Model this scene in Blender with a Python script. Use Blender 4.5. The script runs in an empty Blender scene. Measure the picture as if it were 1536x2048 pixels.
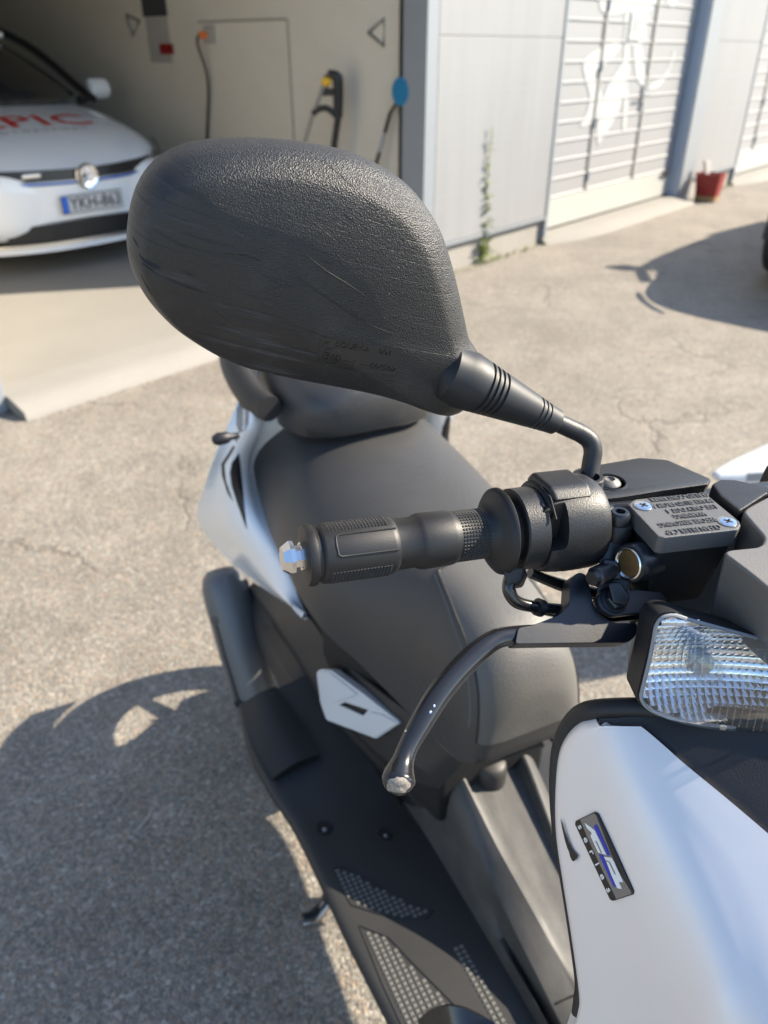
import bpy, bmesh, math, random
import numpy as np
from mathutils import Vector, Matrix
from mathutils.bvhtree import BVHTree
from mathutils.geometry import tessellate_polygon
random.seed(7)
rad = math.radians
scn = bpy.context.scene
COL = scn.collection

# ------------------------------------------------------------------ camera
F, IW, IH = 1538.0, 1536, 2048
TH, CH = rad(31.0), 1.35
cT, sT = math.cos(TH), math.sin(TH)
cam_d = bpy.data.cameras.new('camera'); cam = bpy.data.objects.new('camera', cam_d); COL.objects.link(cam)
cam.location = (0, 0, CH); cam.rotation_euler = (math.pi/2-TH, 0, 0)
cam_d.sensor_fit = 'VERTICAL'; cam_d.sensor_height = 36; cam_d.lens = 36*F/IH
cam_d.clip_start = 0.02; cam_d.clip_end = 2000
cam_d.dof.use_dof = True; cam_d.dof.focus_distance = 0.43; cam_d.dof.aperture_fstop = 9.0
scn.camera = cam
# ------------------------------------------------------------------ sky, sun, exposure
SA, SE = rad(13.0), rad(35.0)            # sun azimuth from +X towards +Y, elevation
sdir = Vector((math.cos(SA)*math.cos(SE), math.sin(SA)*math.cos(SE), math.sin(SE)))
w_ = bpy.data.worlds.new('World'); scn.world = w_; w_.use_nodes = True
nt = w_.node_tree; bg = nt.nodes['Background']; sky = nt.nodes.new('ShaderNodeTexSky')
sky.sky_type = 'NISHITA'; sky.sun_disc = False; sky.sun_elevation = SE
sky.sun_rotation = math.pi/2-SA; sky.air_density = 1.0; sky.dust_density = .4; sky.ozone_density = 2.5
nt.links.new(sky.outputs[0], bg.inputs[0]); bg.inputs[1].default_value = 0.12
sd = bpy.data.lights.new('sun', 'SUN'); sd.energy = 4.8; sd.angle = rad(0.53); sd.color = (1.0, .885, .71)
so = bpy.data.objects.new('sun', sd); COL.objects.link(so)
so.rotation_euler = (-sdir).to_track_quat('-Z', 'Y').to_euler(); so.location = (3, 1, 5)
scn.view_settings.view_transform = 'Standard'; scn.view_settings.look = 'None'
scn.view_settings.exposure = 1.42; scn.view_settings.gamma = 1.0; scn.view_settings.use_curve_mapping = False
scn.render.resolution_x = 768; scn.render.resolution_y = 1024
scn.cycles.max_bounces = 8; scn.cycles.transparent_max_bounces = 12

# ------------------------------------------------------------------ survey helpers (sight lines of the photograph)
def ray(px, py):
    x = (px-768)/F; y = (py-1024)/F
    return Vector((x, cT-y*sT, -(sT+y*cT)))
def P(px, py, d): return Vector((0, 0, CH))+ray(px, py)*d
def PZ(px, py, z):
    r = ray(px, py); return P(px, py, (z-CH)/r.z)
def PP(px, py, p0, n):
    r = ray(px, py); o = Vector((0, 0, CH)); return o+r*((p0-o).dot(n)/r.dot(n))
# scooter frame: r to the rear, l to the rider's right
AX = rad(-25); R2 = Vector((math.sin(AX), math.cos(AX))); L2 = Vector((-R2.y, R2.x))
N0 = Vector((.174, .686))
def S(r, l, z):
    q = N0+R2*r+L2*l; return Vector((q.x, q.y, z))
def SC(p):
    d = Vector((p.x, p.y))-N0; return (d.dot(R2), d.dot(L2), p.z)
def PL(px, py, l):
    r = ray(px, py); return P(px, py, (l+N0.dot(L2))/Vector((r.x, r.y)).dot(L2))
def PR(px, py, rr):
    r = ray(px, py); return P(px, py, (rr+N0.dot(R2))/Vector((r.x, r.y)).dot(R2))
# wall frame: u along the facade, off towards the yard
WA = rad(41); w2 = Vector((math.sin(WA), math.cos(WA))); n2 = Vector((w2.y, -w2.x)); B0 = Vector((1.29, 6.48))
def WP(u, z, off=0):
    q = B0+w2*u+n2*off; return Vector((q.x, q.y, z))
def PW(px, py, off=0):
    r = ray(px, py); q = Vector((r.x, r.y)); t = (off+B0.dot(n2))/q.dot(n2); p = P(px, py, t)
    return ((Vector((p.x, p.y))-B0).dot(w2), p.z)

# ------------------------------------------------------------------ materials
def nodes(name):
    m = bpy.data.materials.new(name); m.use_nodes = True
    t = m.node_tree; return m, t, t.nodes['Principled BSDF']
def nd(t, typ, **k):
    n = t.nodes.new(typ)
    for a, b in k.items():
        if a in n.inputs: n.inputs[a].default_value = b
        else: setattr(n, a, b)
    return n
def ramp(t, fac, stops):
    r = t.nodes.new('ShaderNodeValToRGB'); e = r.color_ramp.elements
    while len(e) < len(stops): e.new(.5)
    for i, (p, c) in enumerate(stops):
        e[i].position = p; e[i].color = (c, c, c, 1) if isinstance(c, (int, float)) else (*c, 1)
    t.links.new(fac, r.inputs[0]); return r.outputs[0]
def mix(t, fac, a, b, mode='MIX'):
    m = t.nodes.new('ShaderNodeMix'); m.data_type = 'RGBA'; m.blend_type = mode
    for s, v in ((m.inputs[0], fac), (m.inputs[6], a), (m.inputs[7], b)):
        if hasattr(v, 'links'): t.links.new(v, s)
        elif isinstance(v, (int, float)): s.default_value = v if s == m.inputs[0] else (v, v, v, 1)
        else: s.default_value = (*v, 1)
    return m.outputs[2]
def math_(t, op, a, b=0.0):
    m = t.nodes.new('ShaderNodeMath'); m.operation = op
    for s, v in zip(m.inputs, (a, b)):
        if hasattr(v, 'links'): t.links.new(v, s)
        else: s.default_value = v
    return m.outputs[0]
def coords(t, sc=(1, 1, 1), rot=(0, 0, 0), kind='Object'):
    c = t.nodes.new('ShaderNodeTexCoord'); m = nd(t, 'ShaderNodeMapping')
    m.inputs['Scale'].default_value = sc; m.inputs['Rotation'].default_value = rot
    t.links.new(c.outputs[kind], m.inputs[0]); return m.outputs[0]
def noise(t, co, scale, detail=4, rough=.55, out=0):
    n = nd(t, 'ShaderNodeTexNoise', Scale=scale, Detail=detail, Roughness=rough); t.links.new(co, n.inputs['Vector']); return n.outputs[out]
def vor(t, co, scale, feature='F1', out='Distance', rnd=1.0):
    n = nd(t, 'ShaderNodeTexVoronoi', feature=feature, Scale=scale, Randomness=rnd); t.links.new(co, n.inputs['Vector']); return n.outputs[out]
def bump(t, b, h, strength, dist):
    n = nd(t, 'ShaderNodeBump', Strength=strength, Distance=dist); t.links.new(h, n.inputs['Height'])
    t.links.new(n.outputs[0], b.inputs['Normal']); return n
def setb(b, **k):
    for a, v in k.items():
        a = a.replace('_', ' ')
        if hasattr(v, 'links'): b.id_data.links.new(v, b.inputs[a])
        elif isinstance(v, tuple) and len(v) == 3: b.inputs[a].default_value = (*v, 1)
        else: b.inputs[a].default_value = v
MAT = {}
def plain(name, col, rough=.5, metal=0., coat=0., grain=None, var=.12, spec=.5, rvar=.08, vscale=14):
    """painted / moulded surface with slight mottling and dust in colour and gloss"""
    m, t, b = nodes(name); co = coords(t)
    n1 = noise(t, co, vscale, 5, .6); n2_ = noise(t, co, vscale*9, 3, .6)
    f = math_(t, 'ADD', math_(t, 'MULTIPLY', n1, .7), math_(t, 'MULTIPLY', n2_, .3))
    lo = tuple(c*(1-var) for c in col); hi = tuple(min(1, c*(1+var)) for c in col)
    setb(b, Base_Color=mix(t, f, lo, hi), Metallic=metal, Coat_Weight=coat, Coat_Roughness=.08, Specular_IOR_Level=spec)
    setb(b, Roughness=math_(t, 'ADD', math_(t, 'MULTIPLY', f, 2*rvar), rough-rvar))
    if grain:
        g = noise(t, co, grain[0], 2, .5); bump(t, b, g, grain[1], grain[2])
    MAT[name] = m; return m

plain('black_plastic', (.015, .015, .016), .46, grain=(1100, .35, .0006))
plain('black_gloss', (.012, .012, .013), .2, coat=.3, grain=(60, .03, .001))
plain('black_metal', (.010, .012, .016), .36, grain=(700, .08, .0004), spec=.6)
plain('dash_grey', (.15, .14, .128), .45, grain=(900, .3, .0006))
plain('red_shell', (.45, .03, .02), .4)
plain('tread_grey', (.13, .13, .12), .55)  # lighter than the board; the studs' glint is put into this colour
plain('foot_plastic', (.025, .025, .025), .5, grain=(900, .35, .0006), var=.2)
plain('tail_paint', (.86, .88, .90), .28, coat=.6, var=.015, vscale=5, rvar=.02)
plain('stamp_plastic', (.018, .018, .018), .34)
plain('dark_void', (.006, .006, .007), .7)
plain('grey_plastic', (.038, .036, .034), .5, grain=(900, .3, .0006), var=.18)
plain('lid_grey', (.115, .112, .108), .42, grain=(1400, .5, .0005), var=.1)
plain('rubber', (.012, .012, .013), .5, grain=(1500, .3, .0004))
plain('boot_rubber', (.014, .015, .017), .52, grain=(300, .05, .0005))
plain('silver_metal', (.7, .7, .7), .22, metal=1.0, grain=(300, .05, .0004))
plain('chrome', (.8, .8, .82), .08, metal=1.0)
plain('steel_grey', (.32, .32, .33), .35, metal=.9)
plain('white_paint', (.66, .67, .68), .3, coat=.5, var=.015, vscale=5, rvar=.02)
plain('silver_paint', (.82, .785, .765), .38, metal=.28, coat=.18, var=.01, vscale=6, rvar=.01)
plain('pale_insert', (.55, .57, .58), .4, coat=.1, var=.04)
plain('decal_black', (.012, .012, .013), .4)
plain('decal_grey', (.25, .26, .26), .45)
plain('badge_grey', (.22, .21, .2), .28, metal=.3)
plain('badge_white', (.8, .8, .78), .35)
plain('badge_blue', (.02, .035, .42), .35)
plain('brass', (.15, .095, .04), .35, metal=.6, var=.4, vscale=300)
plain('silencer_grey', (.13, .135, .142), .42, metal=.2, coat=.05, var=.15)
plain('tyre', (.025, .025, .026), .75, grain=(300, .4, .002))
plain('concrete', (.245, .232, .208), .85, grain=(120, .5, .003), var=.14, vscale=3)
plain('plinth', (.28, .265, .24), .9, grain=(90, .6, .004), var=.2, vscale=5)
plain('panel_white', (.285, .288, .29), .5, grain=(3, .02, .02), var=.03, vscale=2)
plain('panel_grey', (.27, .28, .29), .5, var=.04, vscale=2)
plain('slat_grey', (.285, .287, .29), .45, var=.03, vscale=3)
plain('door_white', (.40, .405, .38), .4, var=.03, vscale=3)
plain('mural_white', (.41, .42, .415), .6, var=.02)
plain('post_grey', (.24, .26, .28), .45, var=.06)
plain('reveal_shade_blue', (.30, .36, .45), .45, var=.06)  # bluish shade of the door reveal, put into the colour
plain('inner_wall', (.60, .56, .48), .8, grain=(60, .2, .002), var=.16, vscale=.9)
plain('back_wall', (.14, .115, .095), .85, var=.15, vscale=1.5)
plain('ceiling', (.3, .29, .27), .9)
plain('paper', (.36, .34, .31), .8)
plain('poster_dark', (.05, .05, .055), .6)
plain('red_plastic', (.22, .012, .01), .45, var=.1)
plain('red_vinyl', (.55, .03, .02), .4)
plain('orange_plastic', (.7, .16, .02), .45)
plain('yellow_plastic', (.75, .42, .02), .45)
plain('blue_plastic', (.0, .16, .33), .45)
plain('plate_white', (.5, .5, .5), .4, var=.03)
plain('plate_blue', (.02, .12, .55), .4)
plain('car_white', (.80, .81, .82), .25, coat=.8, var=.02, vscale=3)
plain('car_silver', (.33, .33, .32), .3, metal=.5, coat=.7, var=.03, vscale=3)
plain('car_glass', (.02, .022, .024), .06, coat=.3, spec=.6)
plain('car_black', (.012, .012, .014), .3)
plain('wood', (.3, .2, .1), .7, var=.3, vscale=30)
plain('stalk', (.16, .22, .05), .7, var=.25, vscale=30)

def sheet_mat():
    m, t, b = nodes('panel_white'); co = coords(t, (1, 1, .06))
    f = noise(t, co, 9, 6, .65); g = noise(t, coords(t), 1.6, 5, .6)
    c = mix(t, ramp(t, f, [(.35, 0.), (.7, 1.)]), (.25, .252, .255), (.272, .276, .282))
    c = mix(t, math_(t, 'MULTIPLY', ramp(t, g, [(.55, 0.), (.8, 1.)]), .35), c, (.205, .202, .195))
    setb(b, Base_Color=c, Roughness=.5)
    d = vor(t, coords(t), 1.15, 'SMOOTH_F1'); dent = ramp(t, d, [(.0, 0.), (.10, 1.)])
    bump(t, b, dent, .6, .012); MAT['panel_white'] = m
sheet_mat()
# mirror shell: leather grain, scuffed smooth along diagonal scratches
def mirror_mat():
    m, t, b = nodes('mirror_shell')
    a = nd(t, 'ShaderNodeAttribute', attribute_name='flat'); fl = a.outputs['Vector']
    co = coords(t)
    g1 = vor(t, co, 1250, 'F1'); g2 = noise(t, co, 2200, 3, .6)
    grain = math_(t, 'ADD', math_(t, 'MULTIPLY', g1, .9), math_(t, 'MULTIPLY', g2, .45))
    mp = nd(t, 'ShaderNodeMapping'); mp.inputs['Rotation'].default_value = (0, 0, rad(33)); mp.inputs['Scale'].default_value = (9, 190, 1)
    t.links.new(fl, mp.inputs[0])
    st = noise(t, mp.outputs[0], 1.0, 5, .62)
    mp2 = nd(t, 'ShaderNodeMapping'); mp2.inputs['Rotation'].default_value = (0, 0, rad(25)); mp2.inputs['Scale'].default_value = (14, 420, 1)
    t.links.new(fl, mp2.inputs[0])
    st2 = noise(t, mp2.outputs[0], 1.0, 4, .6)
    # region worn by the fall: middle and outer end
    big = noise(t, fl, 13, 3, .6)
    sx = nd(t, 'ShaderNodeSeparateXYZ'); t.links.new(fl, sx.inputs[0])
    reg = math_(t, 'MULTIPLY', math_(t, 'SUBTRACT', math_(t, 'MULTIPLY', sx.outputs[1], -14.), math_(t, 'MULTIPLY', sx.outputs[0], 9.)), 1.0)
    reg = math_(t, 'ADD', math_(t, 'ADD', reg, .55), math_(t, 'MULTIPLY', math_(t, 'SUBTRACT', big, .5), 1.6))
    worn = ramp(t, reg, [(.25, 0.), (.6, 1.)])
    scr = ramp(t, st, [(.52, 0.), (.60, 1.)])
    fine = ramp(t, st2, [(.57, 0.), (.62, 1.)])
    wear = math_(t, 'MULTIPLY', math_(t, 'MAXIMUM', math_(t, 'MULTIPLY', scr, .55), fine), math_(t, 'ADD', math_(t, 'MULTIPLY', worn, .75), .12))
    amp = math_(t, 'SUBTRACT', 1.0, math_(t, 'MULTIPLY', worn, .55))
    amp = math_(t, 'MULTIPLY', amp, math_(t, 'SUBTRACT', 1.0, math_(t, 'MULTIPLY', wear, .8)))
    h = math_(t, 'SUBTRACT', math_(t, 'MULTIPLY', grain, amp), math_(t, 'MULTIPLY', fine, .12))
    bump(t, b, h, .62, .0007)
    base = mix(t, wear, (.016, .0162, .0168), (.012, .013, .016))
    dust = ramp(t, noise(t, co, 30, 6, .7), [(.5, 0.), (.75, 1.)])
    pale = ramp(t, math_(t, 'MULTIPLY', st, math_(t, 'ADD', big, .35)), [(.50, 0.), (.62, 1.)])
    base = mix(t, math_(t, 'MULTIPLY', dust, .16), base, (.12, .115, .11))
    base = mix(t, math_(t, 'MULTIPLY', math_(t, 'MULTIPLY', pale, worn), .22), base, (.15, .155, .17))
    setb(b, Base_Color=base, Roughness=math_(t, 'ADD', .43, math_(t, 'MULTIPLY', wear, .12)))
    MAT['mirror_shell'] = m
mirror_mat()

def asphalt_mat():
    m, t, b = nodes('asphalt'); co = coords(t)
    v = nd(t, 'ShaderNodeTexVoronoi', feature='F1', Scale=140, Randomness=1.0); t.links.new(co, v.inputs['Vector'])
    v2 = nd(t, 'ShaderNodeTexVoronoi', feature='F1', Scale=330, Randomness=1.0); t.links.new(co, v2.inputs['Vector'])
    sep = nd(t, 'ShaderNodeSeparateColor'); t.links.new(v.outputs['Color'], sep.inputs[0])
    sep2 = nd(t, 'ShaderNodeSeparateColor'); t.links.new(v2.outputs['Color'], sep2.inputs[0])
    stone = ramp(t, sep.outputs[0], [(0., (.125, .116, .102)), (.35, (.18, .165, .143)), (.7, (.26, .238, .203)), (.92, (.315, .288, .246)), (1., (.48, .445, .395))])
    fine = ramp(t, sep2.outputs[1], [(0., (.075, .07, .064)), (.55, (.2, .185, .16)), (1., (.48, .44, .37))])
    warm = ramp(t, sep.outputs[2], [(.86, 0.), (.9, 1.)])
    stone = mix(t, math_(t, 'MULTIPLY', warm, .5), stone, (.36, .22, .13))
    c = mix(t, .38, stone, fine)
    big = noise(t, co, .9, 6, .65); mid = noise(t, co, 7, 4, .6)
    c = mix(t, 1.0, c, ramp(t, big, [(.3, .84), (.7, 1.14)]), 'MULTIPLY')
    c = mix(t, 1.0, c, ramp(t, mid, [(.3, .88), (.7, 1.1)]), 'MULTIPLY')
    st_ = noise(t, co, .45, 5, .6); c = mix(t, 1.0, c, ramp(t, st_, [(.30, .92), (.5, 1.03), (.72, 1.12)]), 'MULTIPLY')
    spot = ramp(t, vor(t, co, .7, 'SMOOTH_F1'), [(.03, .82), (.09, 1.)]); c = mix(t, 1.0, c, spot, 'MULTIPLY')
    # hairline cracks
    wob = nd(t, 'ShaderNodeMix', data_type='RGBA', blend_type='LINEAR_LIGHT'); wob.inputs[0].default_value = .12
    t.links.new(co, wob.inputs[6]); t.links.new(noise(t, co, 6, 5, .6, 1), wob.inputs[7])
    ck = vor(t, wob.outputs[2], .8, 'DISTANCE_TO_EDGE')
    crack = ramp(t, ck, [(.0, 1.), (.004, 1.), (.009, 0.)])
    crack = math_(t, 'MULTIPLY', crack, ramp(t, noise(t, co, 1.1, 3, .5), [(.45, 0.), (.6, 1.)]))
    c = mix(t, math_(t, 'MULTIPLY', crack, .35), c, (.06, .055, .05))
    setb(b, Base_Color=c, Roughness=.82, Specular_IOR_Level=.35)
    h = math_(t, 'ADD', math_(t, 'MULTIPLY', math_(t, 'SUBTRACT', 1., v.outputs['Distance']), .7), math_(t, 'MULTIPLY', math_(t, 'SUBTRACT', 1., v2.outputs['Distance']), .4))
    h = math_(t, 'SUBTRACT', h, math_(t, 'MULTIPLY', crack, 1.2))
    bump(t, b, h, .9, .004)
    MAT['asphalt'] = m
asphalt_mat()

def seat_mat():
    m, t, b = nodes('seat_vinyl'); co = coords(t)
    d = vor(t, co, 420, 'F1', 'Distance', .0)
    n = noise(t, co, 500, 3, .6)
    hh = math_(t, 'ADD', math_(t, 'MULTIPLY', ramp(t, d, [(.2, 0.), (.45, 1.)]), .5), math_(t, 'MULTIPLY', n, .5))
    bump(t, b, hh, .5, .0008)
    f = noise(t, co, 9, 5, .6)
    setb(b, Base_Color=mix(t, f, (.031, .031, .032), (.046, .045, .044)), Roughness=math_(t, 'ADD', .36, math_(t, 'MULTIPLY', f, .16)), Specular_IOR_Level=.6)
    MAT['seat_vinyl'] = m
    m, t, b = nodes('seat_front_vinyl'); co = coords(t)
    bump(t, b, vor(t, co, 620, 'F1'), .5, .0006)
    f = noise(t, co, 10, 5, .6)
    setb(b, Base_Color=mix(t, f, (.095, .092, .086), (.12, .116, .108)), Roughness=.5)
    MAT['seat_front_vinyl'] = m
seat_mat()

def tunnel_mat():
    m, t, b = nodes('tunnel_plastic'); co = coords(t)
    cl = noise(t, coords(t, (1, 2.2, 1), (0, 0, .5)), 9, 7, .68)
    wipe = ramp(t, cl, [(.35, 0.), (.62, 1.)])
    base = mix(t, wipe, (.036, .0355, .035), (.072, .070, .067))
    setb(b, Base_Color=base, Roughness=math_(t, 'SUBTRACT', .62, math_(t, 'MULTIPLY', wipe, .08)))
    bump(t, b, noise(t, co, 800, 3, .6), .3, .0006)
    MAT['tunnel_plastic'] = m
tunnel_mat()

def lens_mat():
    m, t, b = nodes('clear_lens'); t.nodes.remove(b)
    out = t.nodes['Material Output']
    tr = nd(t, 'ShaderNodeBsdfTransparent'); tr.inputs[0].default_value = (.93, .95, .96, 1)
    gl = nd(t, 'ShaderNodeBsdfGlossy'); gl.inputs['Roughness'].default_value = .06
    fr = nd(t, 'ShaderNodeLayerWeight'); fr.inputs[0].default_value = .22
    mx = nd(t, 'ShaderNodeMixShader')
    co = coords(t); bp = nd(t, 'ShaderNodeBump', Strength=.5, Distance=.0006)
    t.links.new(noise(t, co, 160, 2, .5), bp.inputs['Height'])
    t.links.new(bp.outputs[0], gl.inputs['Normal']); t.links.new(bp.outputs[0], fr.inputs['Normal'])
    t.links.new(math_(t, 'ADD', math_(t, 'MULTIPLY', fr.outputs[1], .8), .04), mx.inputs[0]); t.links.new(tr.outputs[0], mx.inputs[1]); t.links.new(gl.outputs[0], mx.inputs[2])
    t.links.new(mx.outputs[0], out.inputs[0]); MAT['clear_lens'] = m
lens_mat()

def leaf_mat():
    m, t, b = nodes('weed_leaf'); co = coords(t)
    f = noise(t, co, 25, 3, .6)
    setb(b, Base_Color=mix(t, f, (.16, .21, .05), (.30, .35, .09)), Roughness=.6)
    MAT['weed_leaf'] = m
leaf_mat()

# ------------------------------------------------------------------ mesh helpers
XF = {}                                    # thing -> inverse world matrix
def rootof(o):
    while o.parent: o = o.parent
    return o
def thing(name, label, cat, loc, rz=0., group=None):
    o = bpy.data.objects.new(name, None); COL.objects.link(o); o.empty_display_size = .1
    o.location = loc; o.rotation_euler = (0, 0, rz); o['label'] = label; o['category'] = cat
    if group: o['group'] = group
    XF[o.name] = (Matrix.Translation(Vector(loc)) @ Matrix.Rotation(rz, 4, 'Z')).inverted(); return o
def join(*parts):
    V, Fc = [], []
    for v, f in parts:
        k = len(V); V += list(v); Fc += [tuple(i+k for i in q) for q in f]
    return V, Fc
def mk(name, vf, mat, parent=None, smooth=True, ang=35, bevel=0., bseg=2, sub=0, kind=None, attr=None):
    """one mesh object from world-space geometry, parented to its thing"""
    V, Fc = vf
    if parent is not None:
        M = XF.get(rootof(parent).name, Matrix()); V2 = [M @ Vector(v) for v in V]
    else: V2 = V
    me = bpy.data.meshes.new(name); me.from_pydata([tuple(v) for v in V2], [], Fc)
    bm = bmesh.new(); bm.from_mesh(me)
    bmesh.ops.recalc_face_normals(bm, faces=bm.faces)
    if bevel > 0:
        es = [e for e in bm.edges if len(e.link_faces) == 2 and e.calc_face_angle(0) > rad(28)]
        bmesh.ops.bevel(bm, geom=es, offset=bevel, segments=bseg, profile=.5, affect='EDGES', clamp_overlap=True)
    for f in bm.faces: f.smooth = smooth
    if smooth:
        for e in bm.edges:
            if len(e.link_faces) == 2 and e.calc_face_angle(0) > rad(ang): e.smooth = False
    bm.to_mesh(me); bm.free()
    if isinstance(mat, str): mat = [mat]
    for k in mat: me.materials.append(MAT[k])
    o = bpy.data.objects.new(name, me); COL.objects.link(o)
    if parent is not None: o.parent = parent
    if sub:
        s = o.modifiers.new('subdivision', 'SUBSURF'); s.levels = sub; s.render_levels = sub
    if bevel > 0 and smooth:
        wn = o.modifiers.new('weighted_normal', 'WEIGHTED_NORMAL'); wn.keep_sharp = True; wn.weight = 100
    if kind: o['kind'] = kind
    return o
def tagm(o, label, cat, group=None):
    o['label'] = label; o['category'] = cat
    if group: o['group'] = group
    return o
def cm(pts, n):
    """Catmull-Rom resampling, n samples per span"""
    pts = [Vector(p) for p in pts]; out = []
    for i in range(len(pts)-1):
        p0 = pts[i-1] if i > 0 else pts[i]*2-pts[i+1]
        p1, p2 = pts[i], pts[i+1]
        p3 = pts[i+2] if i+2 < len(pts) else pts[i+1]*2-pts[i]
        for k in range(n):
            s = k/n
            out.append(.5*((2*p1)+(p2-p0)*s+(2*p0-5*p1+4*p2-p3)*s*s+(3*p1-p0-3*p2+p3)*s**3))
    out.append(pts[-1]); return out
def cmclosed(pts, n):
    pts = [Vector(p) for p in pts]; out = []; m = len(pts)
    for i in range(m):
        p0, p1, p2, p3 = pts[i-1], pts[i], pts[(i+1) % m], pts[(i+2) % m]
        for k in range(n):
            s = k/n
            out.append(.5*((2*p1)+(p2-p0)*s+(2*p0-5*p1+4*p2-p3)*s*s+(3*p1-p0-3*p2+p3)*s**3))
    return out
def interp(vals, n):
    return [v[0] for v in cm([Vector((x, 0, 0)) for x in vals], n)]
def tube(pts, rad_, n=12, sm=0, flat=None, cap=True):
    """swept round (or flattened) bar; flat=(vector, factor) squashes across a direction"""
    pts = [Vector(p) for p in pts]
    if not hasattr(rad_, '__len__'): rad_ = [rad_]*len(pts)
    if sm: rad_ = interp(rad_, sm); pts = cm(pts, sm)
    V, Fc = [], []; up = None
    for i, p in enumerate(pts):
        tg = (pts[min(i+1, len(pts)-1)]-pts[max(i-1, 0)]).normalized()
        if up is None:
            up = Vector((0, 0, 1)) if abs(tg.z) < .9 else Vector((1, 0, 0))
            if flat: up = Vector(flat[0])
        if flat: up = Vector(flat[0])
        a = (up-tg*up.dot(tg)).normalized(); b = tg.cross(a); up = a
        for k in range(n):
            th = 2*math.pi*k/n; ra = rad_[i]*(flat[1] if flat else 1)
            V.append(p+a*math.cos(th)*ra+b*math.sin(th)*rad_[i])
    for i in range(len(pts)-1):
        for k in range(n):
            Fc.append((i*n+k, i*n+(k+1) % n, (i+1)*n+(k+1) % n, (i+1)*n+k))
    if cap: Fc += [tuple(range(n-1, -1, -1)), tuple((len(pts)-1)*n+k for k in range(n))]
    return V, Fc
def lathe(o, ax, prof, n=32, up=None, ph=0.):
    o = Vector(o); ax = Vector(ax).normalized()
    up = Vector(up) if up is not None else (Vector((0, 0, 1)) if abs(ax.z) < .9 else Vector((0, 1, 0)))
    a = (up-ax*up.dot(ax)).normalized(); b = ax.cross(a); V, Fc = [], []
    for (t, r) in prof:
        for k in range(n):
            th = 2*math.pi*k/n+ph; V.append(o+ax*t+(a*math.cos(th)+b*math.sin(th))*max(r, 1e-5))
    for i in range(len(prof)-1):
        for k in range(n): Fc.append((i*n+k, i*n+(k+1) % n, (i+1)*n+(k+1) % n, (i+1)*n+k))
    Fc += [tuple(range(n-1, -1, -1)), tuple((len(prof)-1)*n+k for k in range(n))]
    return V, Fc
def box(c, ex, ey, ez, h):
    c = Vector(c); ex, ey, ez = [Vector(e).normalized()*k for e, k in zip((ex, ey, ez), h)]
    V = [c+ex*i+ey*j+ez*k for i in (-1, 1) for j in (-1, 1) for k in (-1, 1)]
    return V, [(0, 1, 3, 2), (4, 6, 7, 5), (0, 4, 5, 1), (2, 3, 7, 6), (0, 2, 6, 4), (1, 5, 7, 3)]
def abox(x0, x1, y0, y1, z0, z1):
    return box(((x0+x1)/2, (y0+y1)/2, (z0+z1)/2), (1, 0, 0), (0, 1, 0), (0, 0, 1), ((x1-x0)/2, (y1-y0)/2, (z1-z0)/2))
def wbox(u0, u1, z0, z1, o0, o1):
    """box in facade coordinates"""
    w3 = Vector((w2.x, w2.y, 0)); n3 = Vector((n2.x, n2.y, 0))
    return box(WP((u0+u1)/2, (z0+z1)/2, (o0+o1)/2), w3, n3, (0, 0, 1), (abs(u1-u0)/2, abs(o1-o0)/2, abs(z1-z0)/2))
def prism(poly, vec, scale2=1.0):
    poly = [Vector(p) for p in poly]; n = len(poly); vec = Vector(vec); c = sum(poly, Vector())/n
    V = poly+[c+(p-c)*scale2+vec for p in poly]
    tri = tessellate_polygon([poly])
    Fc = [tuple(t) for t in tri]+[tuple(n+i for i in reversed(t)) for t in tri]
    Fc += [(i, (i+1) % n, n+(i+1) % n, n+i) for i in range(n)]
    return V, Fc
def prismn(poly, vec, scale2=1.0):
    """prism with n-gon caps (bevels cleanly)"""
    poly = [Vector(p) for p in poly]; n = len(poly); vec = Vector(vec); c = sum(poly, Vector())/n
    V = poly+[c+(p-c)*scale2+vec for p in poly]
    return V, [tuple(range(n)), tuple(range(2*n-1, n-1, -1))]+[(i, (i+1) % n, n+(i+1) % n, n+i) for i in range(n)]
def rounded(pts, r, k=4):
    """round the corners of a 3-D polygon"""
    out = []; m = len(pts); pts = [Vector(p) for p in pts]
    for i in range(m):
        p, a, b = pts[i], pts[i-1], pts[(i+1) % m]
        da, db = (a-p), (b-p); q = min(r, da.length*.45, db.length*.45)
        s, e = p+da.normalized()*q, p+db.normalized()*q
        for j in range(k+1):
            t = j/k; out.append(s*(1-t)**2+p*2*t*(1-t)+e*t*t)
    return out
def loft(rings, cap=True, closed=True):
    n = len(rings[0]); V = [Vector(p) for r in rings for p in r]; Fc = []
    for i in range(len(rings)-1):
        for k in range(n if closed else n-1):
            Fc.append((i*n+k, i*n+(k+1) % n, (i+1)*n+(k+1) % n, (i+1)*n+k))
    if cap and closed: Fc += [tuple(range(n-1, -1, -1)), tuple((len(rings)-1)*n+k for k in range(n))]
    return V, Fc
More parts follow.
